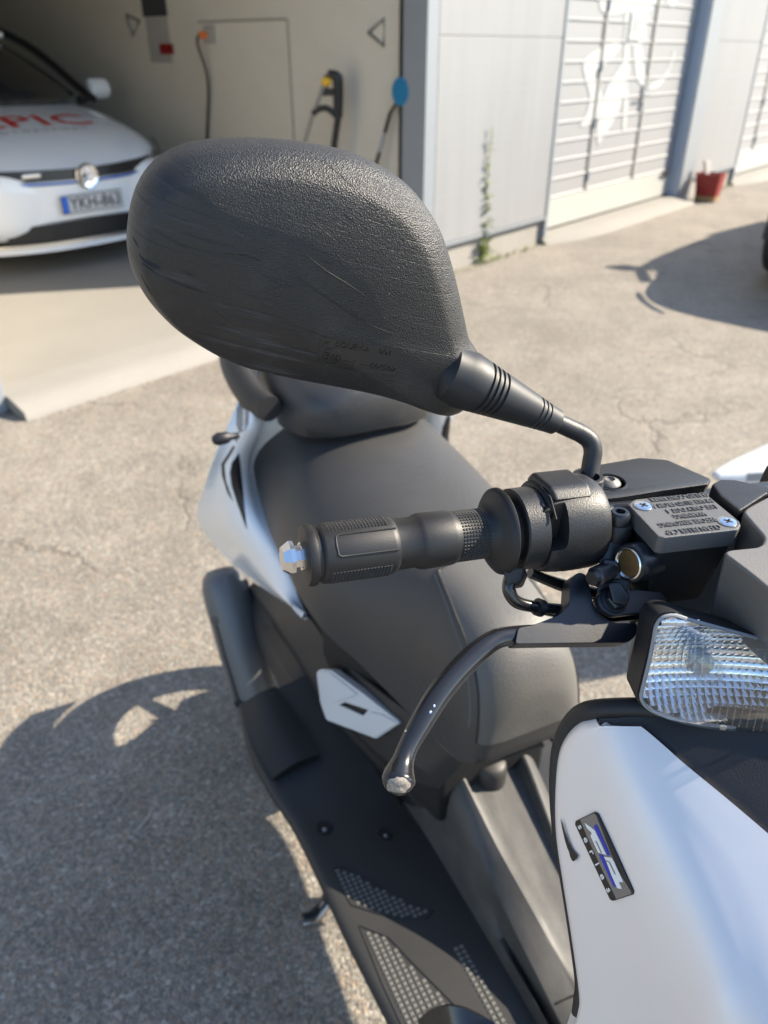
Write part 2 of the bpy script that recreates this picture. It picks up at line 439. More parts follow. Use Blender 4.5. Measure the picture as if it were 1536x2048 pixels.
def skin(grid, nu=4, nv=4, thick=.003, back=None, linear=False):
    """smooth panel through a grid of points, closed to a real thickness along 'back'"""
    if linear:
        g = grid
    else:
        g = [cm(row, nu) if nu > 1 else [Vector(p) for p in row] for row in grid]
        cols = list(zip(*g)); cols = [cm(c, nv) if nv > 1 else list(c) for c in cols]; g = list(zip(*cols))
    nr, nc = len(g), len(g[0]); V = [Vector(p) for r in g for p in r]; Fc = []
    # outward normals per vertex
    N = [Vector() for _ in V]
    for i in range(nr-1):
        for j in range(nc-1):
            q = (i*nc+j, i*nc+j+1, (i+1)*nc+j+1, (i+1)*nc+j); Fc.append(q)
            nn = (V[q[2]]-V[q[0]]).cross(V[q[3]]-V[q[1]])
            for k in q: N[k] += nn
    sgn = 1 if sum((x.normalized().dot(Vector(back)) for x in N if x.length > 0)) > 0 else -1
    m = len(V); V2 = [v+(x.normalized()*sgn if x.length > 0 else Vector(back))*thick for v, x in zip(V, N)]
    F2 = [tuple(m+k for k in reversed(q)) for q in Fc]
    rim = [j for j in range(nc)]+[i*nc+nc-1 for i in range(1, nr)]+[(nr-1)*nc+j for j in range(nc-2, -1, -1)]+[i*nc for i in range(nr-2, 0, -1)]
    F3 = [(rim[k], rim[(k+1) % len(rim)], m+rim[(k+1) % len(rim)], m+rim[k]) for k in range(len(rim))]
    return V+V2, Fc+F2+F3
def bvh_of(*vfs):
    V, Fc = join(*vfs); return BVHTree.FromPolygons([Vector(v) for v in V], Fc)
def objbvh(*objs):
    """tree of finished objects (modifiers included) in world space"""
    bpy.context.view_layer.update(); dg = bpy.context.evaluated_depsgraph_get(); parts = []
    for o in objs:
        e = o.evaluated_get(dg); me = e.to_mesh(); Mx = o.matrix_world
        parts.append(([Mx @ v.co for v in me.vertices], [tuple(p.vertices) for p in me.polygons])); e.to_mesh_clear()
    return bvh_of(*parts)
def text2(body, size=1., extrude=0., align='CENTER', bold=0., space=1.):
    """flat lettering as mesh in its own xy plane"""
    cu = bpy.data.curves.new('lettering', 'FONT'); cu.body = body; cu.size = size; cu.align_x = align; cu.align_y = 'CENTER'
    cu.extrude = extrude; cu.resolution_u = 2; cu.offset = bold; cu.space_character = space
    o = bpy.data.objects.new('lettering', cu); COL.objects.link(o); bpy.context.view_layer.update()
    e = o.evaluated_get(bpy.context.evaluated_depsgraph_get()); me = e.to_mesh()
    V = [v.co.copy() for v in me.vertices]; Fc = [tuple(p.vertices) for p in me.polygons]
    e.to_mesh_clear(); bpy.data.objects.remove(o); bpy.data.curves.remove(cu); return V, Fc
def place2(vf, o, ex, ey, ez=None):
    o, ex, ey = Vector(o), Vector(ex), Vector(ey); ez = Vector(ez) if ez is not None else ex.cross(ey).normalized()
    return [o+ex*v.x+ey*v.y+ez*v.z for v in vf[0]], vf[1]
def wrap(vf, tree, d, lift):
    """lay flat geometry on a surface: cast along d, then lift off it (z of the source keeps its relief)"""
    d = Vector(d).normalized(); V = []
    for v in vf[0]:
        h, nn, i, t = tree.ray_cast(Vector(v)-d*.25, d)
        V.append((h-d*lift) if h else Vector(v))
    return V, vf[1]
def subdiv_poly(poly, step):
    """planar polygon -> fine mesh (so that it can follow a curved surface)"""
    me = bmesh.new(); vs = [me.verts.new(p) for p in poly]; f = me.faces.new(vs)
    bmesh.ops.triangulate(me, faces=[f])
    for _ in range(6):
        es = [e for e in me.edges if e.calc_length() > step]
        if not es: break
        bmesh.ops.subdivide_edges(me, edges=es, cuts=1); bmesh.ops.triangulate(me, faces=me.faces[:])
    me.verts.index_update()
    V = [v.co.copy() for v in me.verts]; Fc = [tuple(v.index for v in f.verts) for f in me.faces]; me.free(); return V, Fc
UP = Vector((0, 0, 1))
# ================================================================== SETTING
ground = mk('ground', ([(-250, -250, 0), (250, -250, 0), (250, 250, 0), (-250, 250, 0)], [(0, 1, 2, 3)]), 'asphalt', kind='structure')
OPL, OPR = -4.47, -1.60                       # open garage bay
LINT, TOPZ = 3.0, 4.2
# raised slab of the bay with a worn sloping lip
lip = [(-.16, 0.0), (-.15, .05), (-.02, .075), (.3, .08)]
rows = []
for k in range(13):
    u = OPL+(OPR-OPL)*k/12
    rows.append([WP(u, 0, .17+.01*random.random()), WP(u, .035+.008*random.random(), .155+.01*random.random()), WP(u, .07, .05), WP(u, .08, -.1)])
sl_v, sl_f = skin(rows, 1, 1, .06, back=(0, 0, -1), linear=True)
slab = mk('garage_floor', join(wbox(OPL-.1, OPR+.12, -.3, .079, -.098, -7.0)), 'concrete', kind='structure')
mk('threshold', (sl_v, sl_f), 'concrete', slab, ang=60)
# concrete sills in front of the two closed doors
def sill(u0, u1):
    rr = []
    for k in range(9):
        u = u0+(u1-u0)*k/8
        e_ = .25 if k == 0 else .8 if k == 1 else 1.; rr.append([WP(u, -.02, .20*e_+.012*random.random()), WP(u, .03*e_, .185*e_), WP(u, .055, .0), WP(u, .06, -.12)])
    return skin(rr, 1, 1, .05, back=(0, 0, -1), linear=True)
o = mk('door_sill', sill(-.03, 2.62), 'concrete', slab, ang=60)
o = mk('door_sill', sill(4.15, 6.8), 'concrete', slab, ang=60)

bld = thing('garage_building', 'long white panelled garage building with grey posts and concrete plinth', 'building', WP(0, 0), math.atan2(w2.y, w2.x))
def facade(u0, u1):
    mk('plinth', wbox(u0, u1, -.1, .205, -.02, -.14), 'plinth', bld, bevel=.004)
    zz = [.215, 1.425, 2.63, TOPZ]
    for a, b in zip(zz[:-1], zz[1:]):
        mk('wall_panel', wbox(u0+.002, u1-.002, a+.0012, b-.0012, .012, -.05), 'panel_white', bld, bevel=.004)
        # faint pressed lines across the sheet
        for k in range(1, 4):
            z = a+(b-a)*k/4
            mk('panel_groove', wbox(u0+.004, u1-.004, z-.004, z+.004, .0128, .0105), 'panel_grey', bld, bevel=.0)
    mk('drip_rail', wbox(u0, u1, .195, .214, .02, -.02), 'post_grey', bld)
facade(-12, OPL-.14); facade(-1.48, -.03); facade(2.95, 4.15); facade(6.95, 14)
for q in (wbox(-12, OPL-.12, -.1, TOPZ, -.06, -.2), wbox(-1.5, -.02, -.1, TOPZ, -.06, -.3), wbox(2.64, 4.18, -.1, TOPZ, -.06, -.3), wbox(6.9, 14, -.1, TOPZ, -.06, -.3)): mk('core_wall', q, 'panel_grey', bld, smooth=False)
for a, b in ((OPL-.14, -1.48), (-.03, 2.95), (4.15, 6.95)):
    mk('lintel', wbox(a, b, LINT, TOPZ, .006, -.3), 'panel_white', bld, smooth=False)
# posts beside the openings
for a, b, m in ((OPL-.12, OPL, 'post_grey'), (OPR, -1.485, 'post_grey'), (2.62, 2.945, 'post_grey'), (6.8, 6.945, 'post_grey')):
    mk('post', wbox(a, b, .0, LINT-.003, .016, -.17), m, bld, bevel=.006)
mk('reveal_face', wbox(2.60, 2.617, .06, LINT-.003, .002, -.11), 'reveal_shade_blue', bld)  # thin facing that carries the reveal's painted shade
mk('reveal_face', wbox(6.78, 6.797, .06, LINT-.003, .002, -.11), 'reveal_shade_blue', bld)
mk('door_track', wbox(OPR+.004, OPR+.05, .08, LINT-.05, -.172, -.20), 'car_black', bld)
mk('edge_trim', wbox(-.028, .008, .06, LINT-.003, .02, -.1), 'post_grey', bld)
mk('edge_trim', wbox(4.152, 4.19, .06, LINT-.003, .02, -.1), 'post_grey', bld)
# inside of the open bay
SWU = OPR+.055
sw = mk('inner_side_wall', wbox(SWU, SWU+.1, -.1, 3.4, -.203, -6.7), 'inner_wall', bld, smooth=False)
mk('inner_side_wall', wbox(OPL-.25, OPL-.11, -.1, 3.4, -.203, -6.7), 'inner_wall', bld, smooth=False)
mk('inner_back_wall', wbox(OPL-.25, SWU+.1, -.1, 3.4, -6.703, -6.85), 'back_wall', bld, smooth=False)
mk('inner_ceiling', wbox(OPL-.25, SWU+.1, 3.403, 3.5, -.31, -6.85), 'ceiling', bld, smooth=False)
mk('roof', wbox(-12.1, 14.1, TOPZ, TOPZ+.15, .25, -9), 'post_grey', bld, smooth=False)
mk('end_wall', join(wbox(-12, -11.8, -.1, TOPZ-.002, -.21, -9), wbox(13.8, 14, -.1, TOPZ-.002, -.31, -9), wbox(-11.8, 13.8, -.1, TOPZ-.002, -8.8, -9)), 'panel_grey', bld, smooth=False)
mk('overhead_door', wbox(OPL+.06, OPR-.06, 2.86, 2.92, -.35, -3.2), 'slat_grey', bld, bevel=.005)

# ---- sectional doors
DO = -.11
def slat(u0, u1, z0, z1, dz=0):
    pr = [(-.03, z0), (.011, z0), (.011, z0+.003), (.0, z0+.013), (.0, z1-.003), (-.03, z1-.003)]
    A = [WP(u0, z, DO+o) for o, z in pr]; return prismn(A, Vector((w2.x, w2.y, 0))*(u1-u0))
def sect_door(name, label, u0, u1, la, lb):
    d = thing(name, label, 'garage door', WP((u0+u1)/2, 0, DO), math.atan2(w2.y, w2.x), 'closed garage doors')
    z = .31; k = 0
    while z < LINT-.05:
        z1 = min(z+.137, LINT-.01)
        for a, b in ((u0+.012, la-.022), (la+.022, lb-.022), (lb+.022, u1-.006)):
            mk('slat', slat(a, b, z, z1), 'slat_grey', d, ang=20)
        z = z1
    mk('bottom_rail', wbox(u0+.012, u1-.006, .075, .302, DO+.012, DO-.03), 'door_white', d, bevel=.006)
    mk('bottom_seal', wbox(u0+.012, u1-.006, .06, .073, DO+.008, DO-.02), 'rubber', d)
    for x in (la, lb):
        mk('leaf_frame', wbox(x-.02, x-.003, .303, LINT-.02, DO+.013, DO-.03), 'plinth', d, bevel=.002)
        mk('leaf_frame', wbox(x+.003, x+.02, .303, LINT-.02, DO+.016, DO-.03), 'door_white', d, bevel=.002)
    for hz in (.42, .83, 1.24, 1.65, 2.3):
        mk('hinge', join(lathe(WP(la, hz-.035, DO+.018), UP, [(0, .009), (.07, .009)], 12), wbox(la-.018, la+.018, hz-.02, hz+.02, DO+.010, DO+.0165)), 'post_grey', d)
    return d
la, lb = PW(1204, 100, DO)[0], PW(1302, 100, DO)[0]
d2 = sect_door('sectional_door', 'closed white ribbed garage door painted with a white splashed mural', .01, 2.60, la, lb)
d3 = sect_door('sectional_door', 'closed ribbed garage door at the right edge beyond the red bin', 4.19, 6.78, 4.19+la, 4.19+lb)
hu, hz = PW(1283, 195, DO)
mk('door_handle', join(wbox(hu-.02, hu+.02, hz-.10, hz+.10, DO+.015, DO+.022), tube([WP(hu, hz+.03, DO+.02), WP(hu, hz+.03, DO+.06), WP(hu-.12, hz+.03, DO+.06)], .009, 10), lathe(WP(hu, hz-.05, DO+.02), (n2.x, n2.y, 0), [(0, .016), (.012, .016)], 16)), 'post_grey', d2)
lu, lz = PW(1324, 347, DO)
mk('lock', join(wbox(lu-.03, lu+.05, lz-.03, lz+.03, DO+.013, DO+.04), tube([WP(lu-.03, lz, DO+.03), WP(lu-.09, lz-.01, DO+.03)], .008, 8)), 'car_black', d2, bevel=.003)
# mural painted over the slats
def mural(polys, name, m):
    parts = []
    for pl in polys:
        pts = []
        for px, py in pl:
            u, z = PW(px, py, DO); pts.append(WP(u, z, DO+.0035))
        parts.append(prism(cmclosed(pts, 3), Vector((n2.x, n2.y, 0))*.0015))
    mk(name, join(*parts), m, d2, smooth=False)
mural([[(1215, 88), (1174, 114), (1165, 130), (1171, 163), (1179, 195), (1172, 228), (1159, 250), (1170, 252), (1193, 236), (1204, 195), (1191, 163), (1189, 143), (1212, 127), (1241, 91)],
       [(1248, 92), (1244, 124), (1215, 171), (1199, 220), (1193, 262), (1196, 290), (1206, 272), (1231, 232), (1254, 163), (1256, 92)],
       [(1267, 92), (1283, 96), (1285, 130), (1293, 163), (1288, 172), (1276, 165), (1270, 147)],
       [(1295, 179), (1313, 176), (1331, 156), (1342, 130), (1349, 104), (1345, 104), (1337, 133), (1322, 156), (1305, 164)],
       [(1180, -30), (1197, 2), (1200, 18), (1218, 31), (1255, 24), (1296, 24), (1310, 4), (1330, -30)],
       [(1252, 26), (1295, 29), (1290, 60), (1288, 85), (1268, 92), (1248, 85), (1250, 50)],
       [(1334, 0), (1340, 16), (1347, 14), (1353, -4), (1345, -10)],
       [(1250, 165), (1255, 165), (1252, 250), (1244, 255)]], 'mural', 'mural_white')
def door_text(body, px, py, size, m, name, sx=1.0):
    u, z = PW(px, py, DO); w3 = Vector((w2.x, w2.y, 0))
    mk(name, place2(text2(body, size, .0004), WP(u, z, DO+.0075), w3*sx, UP), m, d2, smooth=False)
pu, pz = PW(1269, 52, DO)
mk('number_plate', wbox(pu-.11, pu+.11, pz-.10, pz+.10, DO+.0142, DO+.0165), 'mural_white', d2)
w3 = Vector((w2.x, w2.y, 0)); n3 = Vector((n2.x, n2.y, 0))
mk('door_number', place2(text2('301', .15, .0004), WP(pu, pz, DO+.0175), w3*.8, UP), 'post_grey', d2, smooth=False)

# ---- things in the bay
def SW(px, py, off=.003):
    """sight line on the inner side wall, 'off' metres into the bay; returns depth behind the facade and height"""
    r = ray(px, py); q = Vector((r.x, r.y)); t = ((SWU-off)+B0.dot(w2))/q.dot(w2); p = P(px, py, t)
    return -(Vector((p.x, p.y))-B0).dot(n2), p.z
def SWP(px, py, off=.003):
    d, z = SW(px, py, off); return WP(SWU-off, z, -d)
mw3 = -w3
po = thing('wall_poster', 'paper calendar with dark picture pinned on the beige garage wall', 'poster', SWP(312, 60))
d0, z0 = SW(312, 33)
mk('picture', wbox(SWU-.004, SWU-.001, z0, z0+.36, -(d0+.17), -(d0-.15)), 'poster_dark', po)
mk('sheet', wbox(SWU-.003, SWU-.0005, z0-.31, z0-.004, -(d0+.15), -(d0-.14)), 'paper', po)
d0, z0 = SW(335, 98)
tagm(mk('red_tag', wbox(SWU-.012, SWU-.005, z0-.035, z0+.035, -(d0+.09), -(d0-.08)), 'red_plastic', None), 'small red tag stuck at the foot of the wall calendar', 'tag')
def tri(pts, label):
    q = [SWP(*p, .006) for p in pts]; q.append(q[0])
    tagm(mk('wall_hook', tube(q, .010, 8), 'steel_grey', None), label, 'hook', 'triangular wire hooks')
tri([(253, 30), (279, 42), (266, 70)], 'triangular wire hook on garage wall left of the calendar')
tri([(737, 65), (768, 38), (768, 92)], 'triangular wire hook on garage wall right of the socket')
so_ = thing('wall_socket', 'pale wall socket with an orange plug in it', 'socket', SWP(420, 70))
d0, z0 = SW(420, 70)
mk('socket_plate', wbox(SWU-.03, SWU-.001, z0-.055, z0+.055, -(d0+.04), -(d0-.08)), 'paper', so_, bevel=.006)
mk('plug', join(lathe(WP(SWU-.032, z0, -(d0+.02)), mw3, [(0, .025), (.05, .02), (.06, .01)], 14)), 'orange_plastic', so_)
d1, z1 = SW(420, 285)
tagm(mk('power_cable', tube([WP(SWU-.09, z0, -(d0+.02)), WP(SWU-.10, z0-.06, -(d0+.03)), WP(SWU-.05, z0-.3, -(d0+.02)), WP(SWU-.03, z1, -d1), WP(SWU-.03, .35, -d1), WP(SWU-.06, .09, -d1)], .010, 8, 6), 'car_black', None), 'black cable hanging from the orange plug down the wall', 'cable')
# access hatch
d0, z0 = SW(396, 46); d1, _ = SW(574, 46)
hatch = thing('wall_hatch', 'flush beige access hatch in the garage side wall', 'hatch', WP(SWU-.003, z0, -d0))
mk('hatch_panel', wbox(SWU-.006, SWU-.0005, .35, z0, -d0, -d1), 'inner_wall', hatch, bevel=.002)
mk('hatch_trim', join(wbox(SWU-.009, SWU-.001, z0, z0+.012, -d0, -d1), wbox(SWU-.009, SWU-.001, .35, z0, -d1+.003, -d1+.013)), 'plinth', hatch)
# pressure washer frame
pw = thing('pressure_washer', 'black pressure washer trolley with yellow grip standing by garage wall', 'pressure washer', SWP(650, 300, .22))
def Q(px, py, off=.2): return SWP(px, py, off)
a0, a1, a2 = Q(612, 275, .28), Q(626, 228, .26), Q(650, 168, .22)
b0, b1, b2 = Q(668, 292, .16), Q(676, 235, .16), Q(676, 165, .16)
def tofloor(p, q):
    v = (p-q); t = (.10-q.z)/v.z; return q+v*t
mk('frame', join(tube([tofloor(a0, a1), a0, a1, a2, Q(658, 150, .2)], .013, 10)), 'steel_grey', pw)
mk('riser', tube([tofloor(b0, b1), b0, b1], .022, 10), 'car_black', pw)
mk('handle', join(tube([b1, b2, Q(672, 152, .17), Q(656, 148, .2)], [.03, .034, .03, .026], 10, 4), tube([a1, Q(636, 219, .24), Q(655, 217, .21), b1], .02, 10, 4), tube([Q(646, 184, .22), Q(672, 184, .17)], .022, 10), tube([Q(644, 190, .22), Q(656, 150, .2)], .02, 10)), 'car_black', pw)
mk('grip', lathe(Q(658, 163, .2), mw3, [(0, .0), (.002, .024), (.03, .028), (.05, .02), (.055, 0)], 18), 'yellow_plastic', pw)
fl = tofloor(b0, b1)
mk('pump_body', box(fl+Vector((0, 0, .17))-w3*.0, w3, n3, UP, (.12, .14, .16)), 'car_black', pw, bevel=.03, bseg=3)
for s_ in (-1, 1):
    mk('wheel', lathe(fl+n3*(.19*s_)+Vector((0, 0, .06)), n3, [(-.025, .06), (-.02, .09), (.02, .09), (.025, .06)], 24), 'tyre', pw)
# broom in the corner
br = thing('broom', 'broom with blue head up against the garage post', 'broom', SWP(790, 320, .06))
_, hz_ = SW(800, 225); h0 = WP(SWU-.05, hz_, -.27); h1 = WP(SWU-.09, .7, -.36)
fl = tofloor(h1, h0); L_ = [h0+(fl-h0)*k/8 for k in range(9)]
for k in range(8): mk('handle_band', tube([L_[k], L_[k+1]], .013, 10), 'car_black' if k % 2 == 0 else 'panel_grey', br)
hd = WP(SWU-.02, SW(800, 182)[1], -.185)
mk('broom_head', prismn([hd+n3*(.07*math.cos(a))+UP*(.08*math.sin(a)) for a in [math.pi*2*k/20 for k in range(20)]], mw3*.04), 'blue_plastic', br, bevel=.008)
mk('neck', tube([hd, h0], .012, 10), 'car_black', br)
# fan / reel behind the car
fp = WP(SWU-.35, 1.05, -4.6)
fan = thing('standing_fan', 'grey standing fan in the dim garage behind the car mirror', 'fan', (fp.x, fp.y, .08))
mk('guard', join(*[tube([fp+w3*(.0)+(n3*math.cos(a)+UP*math.sin(a))*q for a in [2*math.pi*k/24 for k in range(25)]], .006, 6) for q in (.07, .14, .2)]+[tube([fp, fp+(n3*math.cos(a)+UP*math.sin(a))*.2], .004, 6) for a in [2*math.pi*k/12 for k in range(12)]]), 'panel_grey', fan)
mk('motor', lathe(fp, w3, [(0, .05), (.12, .06), (.14, .03)], 16), 'panel_grey', fan)
mk('pole', tube([fp+w3*.07, fp+w3*.07-UP*.9], .015, 10), 'panel_grey', fan)
mk('base', lathe((fp.x+w3.x*.07, fp.y+w3.y*.07, .08), UP, [(0, .2), (.02, .19), (.05, .03)], 24), 'panel_grey', fan)

# ---- red bin by the post
bp = PZ(1412, 402, 0)
bn = thing('red_bin', 'red tapered plastic bin standing by the grey post between doors', 'bin', bp)
def ring4(c, s, z, r=.03): return rounded([Vector((c.x, c.y, z))+w3*(a*s[0])+n3*(b*s[1]) for a, b in ((-1, -1), (1, -1), (1, 1), (-1, 1))], r, 3)
mk('bin_body', loft([ring4(bp, (.075, .10), .004), ring4(bp, (.10, .125), .25), ring4(bp, (.107, .132), .253), ring4(bp, (.107, .132), .268), ring4(bp, (.092, .117), .268), ring4(bp, (.068, .09), .03)]), 'red_plastic', bn, ang=40)
mk('dirt_band', loft([ring4(bp, (.0775, .1025), .003), ring4(bp, (.0835, .1085), .055)], cap=False), 'wood', bn)
bo = WP(2.98, 0, .16)
tagm(mk('board', box(bo+UP*.19, (w3*.9+n3*.2), n3, (UP*.97-n3*.25), (.05, .012, .19)), 'paper', None, bevel=.003), 'short pale board leaning beside the red bin', 'board')

# ---- weed growing at the foot of the wall
wb = PZ(962, 524, 0)
wd = thing('weed', 'tall green weed growing out of the asphalt at the wall', 'weed', wb)
rnd = random.Random(3)
tip = PP(985, 252, wb+n3*.06, n3)
st = cm([wb, wb.lerp(tip, .3)+w3*.012, wb.lerp(tip, .65)-w3*.01, tip], 8)
mk('stem', tube(st, [.006*(1-.8*k/(len(st)-1)) for k in range(len(st))], 6), 'stalk', wd)
LV = []
def leaf(p, d, L, wd_):
    s_ = d.cross(UP); s_ = s_.normalized() if s_.length > .01 else Vector((1, 0, 0))
    q = [p, p+d*L*.4+s_*wd_, p+d*L-UP*L*.2, p+d*L*.4-s_*wd_]
    LV.append((q, [(0, 1, 2, 3)]))
for i, p in enumerate(st[1:]):
    f = i/len(st); nL = 6 if f < .5 else 4
    for k in range(nL):
        a = rnd.random()*6.28; d = Vector((math.cos(a), math.sin(a), .3+rnd.random()*.7)).normalized()
        L = (.11-.085*f)*(.5+.8*rnd.random())
        leaf(p+Vector((rnd.uniform(-.004, .004), 0, rnd.uniform(-.02, .02))), d, L, L*.2)
for k in range(40):
    a = rnd.random()*6.28; d = Vector((math.cos(a), math.sin(a), .5*rnd.random())).normalized()
    leaf(wb+UP*rnd.random()*.12, d, .05+.06*rnd.random(), .012)
mk('foliage', join(*LV), 'weed_leaf', wd, smooth=False, kind='stuff')
# bits of grass along the plinth
gr = []
for k in range(90):
    u = rnd.choice([rnd.uniform(-1.4, 0), rnd.uniform(-1.0, -.3), rnd.uniform(3, 4.1)]); p = WP(u, 0, .01+.05*rnd.random())
    for j in range(4):
        a = rnd.random()*6.28; d = Vector((math.cos(a)*.5, math.sin(a)*.5, 1)).normalized(); L = .02+.04*rnd.random(); s_ = Vector((-math.sin(a), math.cos(a), 0))*.0025
        gr.append(([p-s_, p+s_, p+d*L], [(0, 1, 2)]))
g_ = mk('grass_tufts', join(*gr), 'weed_leaf', None, smooth=False, kind='stuff'); g_['label'] = 'sparse grass sprouting along the foot of the plinth'; g_['category'] = 'grass'

# dry twig on the asphalt
tw = PZ(292, 1640, 0)
tagm(mk('twig', tube([tw+Vector((-.012, -.03, .003)), tw+Vector((.002, 0, .005)), tw+Vector((.006, .03, .003))], [.0016, .002, .001], 6, 3), 'paper', None), 'dry straw twig lying on the shaded asphalt at left', 'twig')
# loose grit
gv = []; rg = random.Random(9)
for k in range(1500):
    d_ = 0.4+6*rg.random()**1.6; p = Vector((rg.uniform(-1.1, .9)*d_*.62, d_, 0)); q = .0012+.0035*rg.random()**3
    o_ = [Vector((rg.uniform(-1, 1), rg.uniform(-1, 1), 0))*q*.4 for _ in range(6)]
    V = [p+Vector((q, 0, q*.4))+o_[0], p+Vector((0, q, q*.4))+o_[1], p+Vector((-q, 0, q*.4))+o_[2], p+Vector((0, -q, q*.4))+o_[3], p+Vector((0, 0, q*1.2))+o_[4], p+Vector((0, 0, -q*.3))]
    gv.append((V, [(0, 1, 4), (1, 2, 4), (2, 3, 4), (3, 0, 4), (1, 0, 5), (2, 1, 5), (3, 2, 5), (0, 3, 5)]))
g2_ = mk('loose_grit', join(*gv), 'plinth', None, smooth=False, kind='stuff'); g2_['label'] = 'loose grit scattered over the asphalt'; g2_['category'] = 'grit'

# ---- cars
def make_car(name, label, pos, fwd, paint, group, detail=True):
    """hatchback; local x forward, y to its left"""
    fx = Vector((fwd.x, fwd.y, 0)).normalized(); fy = Vector((-fx.y, fx.x, 0)); o = Vector(pos)
    def C(x, y, z): return o+fx*x+fy*y+UP*z
    car = thing(name, label, 'car', pos, math.atan2(fx.y, fx.x), group)
    st = [  # x, half width, bottom, belt z, hood edge y, hood edge z, centre z
        (0.02, .36, .30, .44, .30, .56, .585), (-.02, .58, .235, .45, .50, .60, .625), (-.10, .73, .20, .47, .62, .645, .67), (-.25, .82, .19, .50, .68, .715, .745),
        (-.5, .865, .185, .52, .71, .80, .835), (-.85, .885, .185, .54, .73, .875, .91), (-1.2, .895, .185, .56, .76, .93, .97), (-1.7, .9, .185, .58, .80, .95, .96),
        (-2.6, .9, .185, .58, .80, .97, .98), (-3.4, .895, .19, .58, .80, .99, 1.0), (-3.9, .87, .2, .58, .78, 1.0, 1.01), (-4.15, .8, .25, .56, .7, .95, .96), (-4.22, .6, .32, .55, .5, .85, .86)]
    rings = []
    for x, w, zb, zm, ye, ze, zc in st:
        h = [(0, zb), (w*.82, zb), (w*.97, zb+.08), (w, zm), (w*.985, (zm+ze)/2+.02), (w*.93, ze-.06), (ye, ze), (ye*.55, ze+(zc-ze)*.7), (0, zc)]
        rings.append([C(x, y, z) for y, z in h]+[C(x, -y, z) for y, z in h[-2:0:-1]])
    mk('body', loft(rings), paint, car, ang=50, sub=2)
    cb = [(-.98, .66, .94, .70, .95, .955), (-1.2, .70, .95, .66, 1.08, 1.10), (-1.55, .74, .95, .60, 1.27, 1.30), (-1.95, .77, .95, .56, 1.40, 1.43), (-2.5, .78, .96, .56, 1.44, 1.47), (-3.2, .77, .98, .55, 1.42, 1.45), (-3.7, .73, 1.0, .52, 1.36, 1.39), (-3.98, .66, 1.0, .48, 1.2, 1.22), (-4.12, .6, .98, .45, 1.0, 1.01)]
    rg = []
    for x, yb, zb, yt, zt, zc in cb:
        h = [(0, zb-.05), (yb, zb-.05), (yb*.99, zb+.02), ((yb+yt)/2+.02, (zb+zt)/2), (yt, zt-.015), (yt*.6, zt+.6*(zc-zt)), (0, zc)]
        rg.append([C(x, y, z) for y, z in h]+[C(x, -y, z) for y, z in h[-2:0:-1]])
    mk('window_glass', loft(rg), 'car_glass', car, ang=60, sub=1)
    # roof and pillars sit over the glass
    rf = []
    for x, y, z in ((-1.78, .55, 1.385), (-2.1, .565, 1.445), (-2.6, .57, 1.468), (-3.2, .56, 1.455), (-3.75, .52, 1.385)):
        rf.append([C(x, y*k, z+.028*(1-k*k)) for k in (-1, -.6, 0, .6, 1)])
    mk('roof', skin(rf, 3, 3, .035, back=(0, 0, -1)), paint, car)
    for s_ in (-1, 1):
        mk('pillar', tube([C(-.95, .735*s_, .95), C(-1.2, .715*s_, 1.075), C(-1.55, .665*s_, 1.265), C(-1.9, .60*s_, 1.39), C(-2.3, .585*s_, 1.445), C(-3.2, .575*s_, 1.43), C(-3.8, .56*s_, 1.34)], .03, 8, 3), 'car_black' if detail else paint, car)
        mk('pillar', tube([C(-3.2, .6*s_, 1.40), C(-3.75, .745*s_, 1.0)], .07, 8), paint, car)
        mir = mk('side_mirror', loft([[C(-1.28+a, (.88+b)*s_, 1.0+c) for a, c in [(.0, -.075), (.05, -.06), (.09, 0), (.05, .07), (0, .085), (-.03, .07), (-.035, 0), (-.03, -.06)]] for b in (.0, .06, .14, .19)]), paint, car, ang=70, sub=2)
        mk('mirror_foot', tube([C(-1.28, .80*s_, .93), C(-1.28, .90*s_, .95)], .03, 8), 'car_black', mir)
        for x in (-.82, -3.42):
            wl = mk('wheel', lathe(C(x, .70*s_, .315), fy*s_, [(0, .2), (.01, .30), (.04, .315), (.16, .315), (.195, .30), (.2, .225)], 40), 'tyre', car)
            mk('rim', lathe(C(x, .86*s_, .315), fy*s_, [(0, .22), (.035, .215), (.02, .17), (.01, .06), (.04, .05), (.045, 0)], 30), 'steel_grey', wl)
            mk('wheel_arch', tube([C(x+.35*math.cos(a), .872*s_, .315+.35*math.sin(a)) for a in [math.pi*k/14 for k in range(15)]], .03, 8), 'car_black', car)
        hl = mk('headlight', loft([[C(x+.045, y*1.02*s_, z) for x, y, z in q] for q in ([(-.02, .50, .60), (-.02, .50, .665), (-.06, .55, .68)], [(-.10, .66, .595), (-.14, .66, .68), (-.2, .66, .70)], [(-.25, .78, .605), (-.3, .775, .70), (-.36, .765, .73)], [(-.45, .835, .65), (-.47, .825, .72), (-.5, .82, .745)])]), 'car_glass', car, ang=60, sub=1)
    return car, C, fx, fy
cf = PZ(178, 405, .49)
car, C, fx, fy = make_car('parked_car', 'white hatchback parked nose out inside the open garage', (cf.x-.02*n2.x, cf.y-.02*n2.y, .08), n2, 'car_white', None)
ch = Vector((0, 0, .08))
def front(pts, bulge=.0): return [C(x, y, z) for x, y, z in pts]
def nose(y): return .03-.32*(abs(y)/.82)**2.6
def band(name, y0, y1, zf0, zf1, m, lift=.012, t=.02, par=None):
    rr = []
    for k in range(15):
        y = y0+(y1-y0)*k/14; a, b = (zf0(y) if callable(zf0) else zf0), (zf1(y) if callable(zf1) else zf1)
        rr.append([C(nose(y)+lift-.10*max(0, a-.55), y, a), C(nose(y)+lift-.10*max(0, b-.55), y, b)])
    return mk(name, skin(rr, 1, 1, t, back=-fx, linear=True), m, par or car, ang=60)
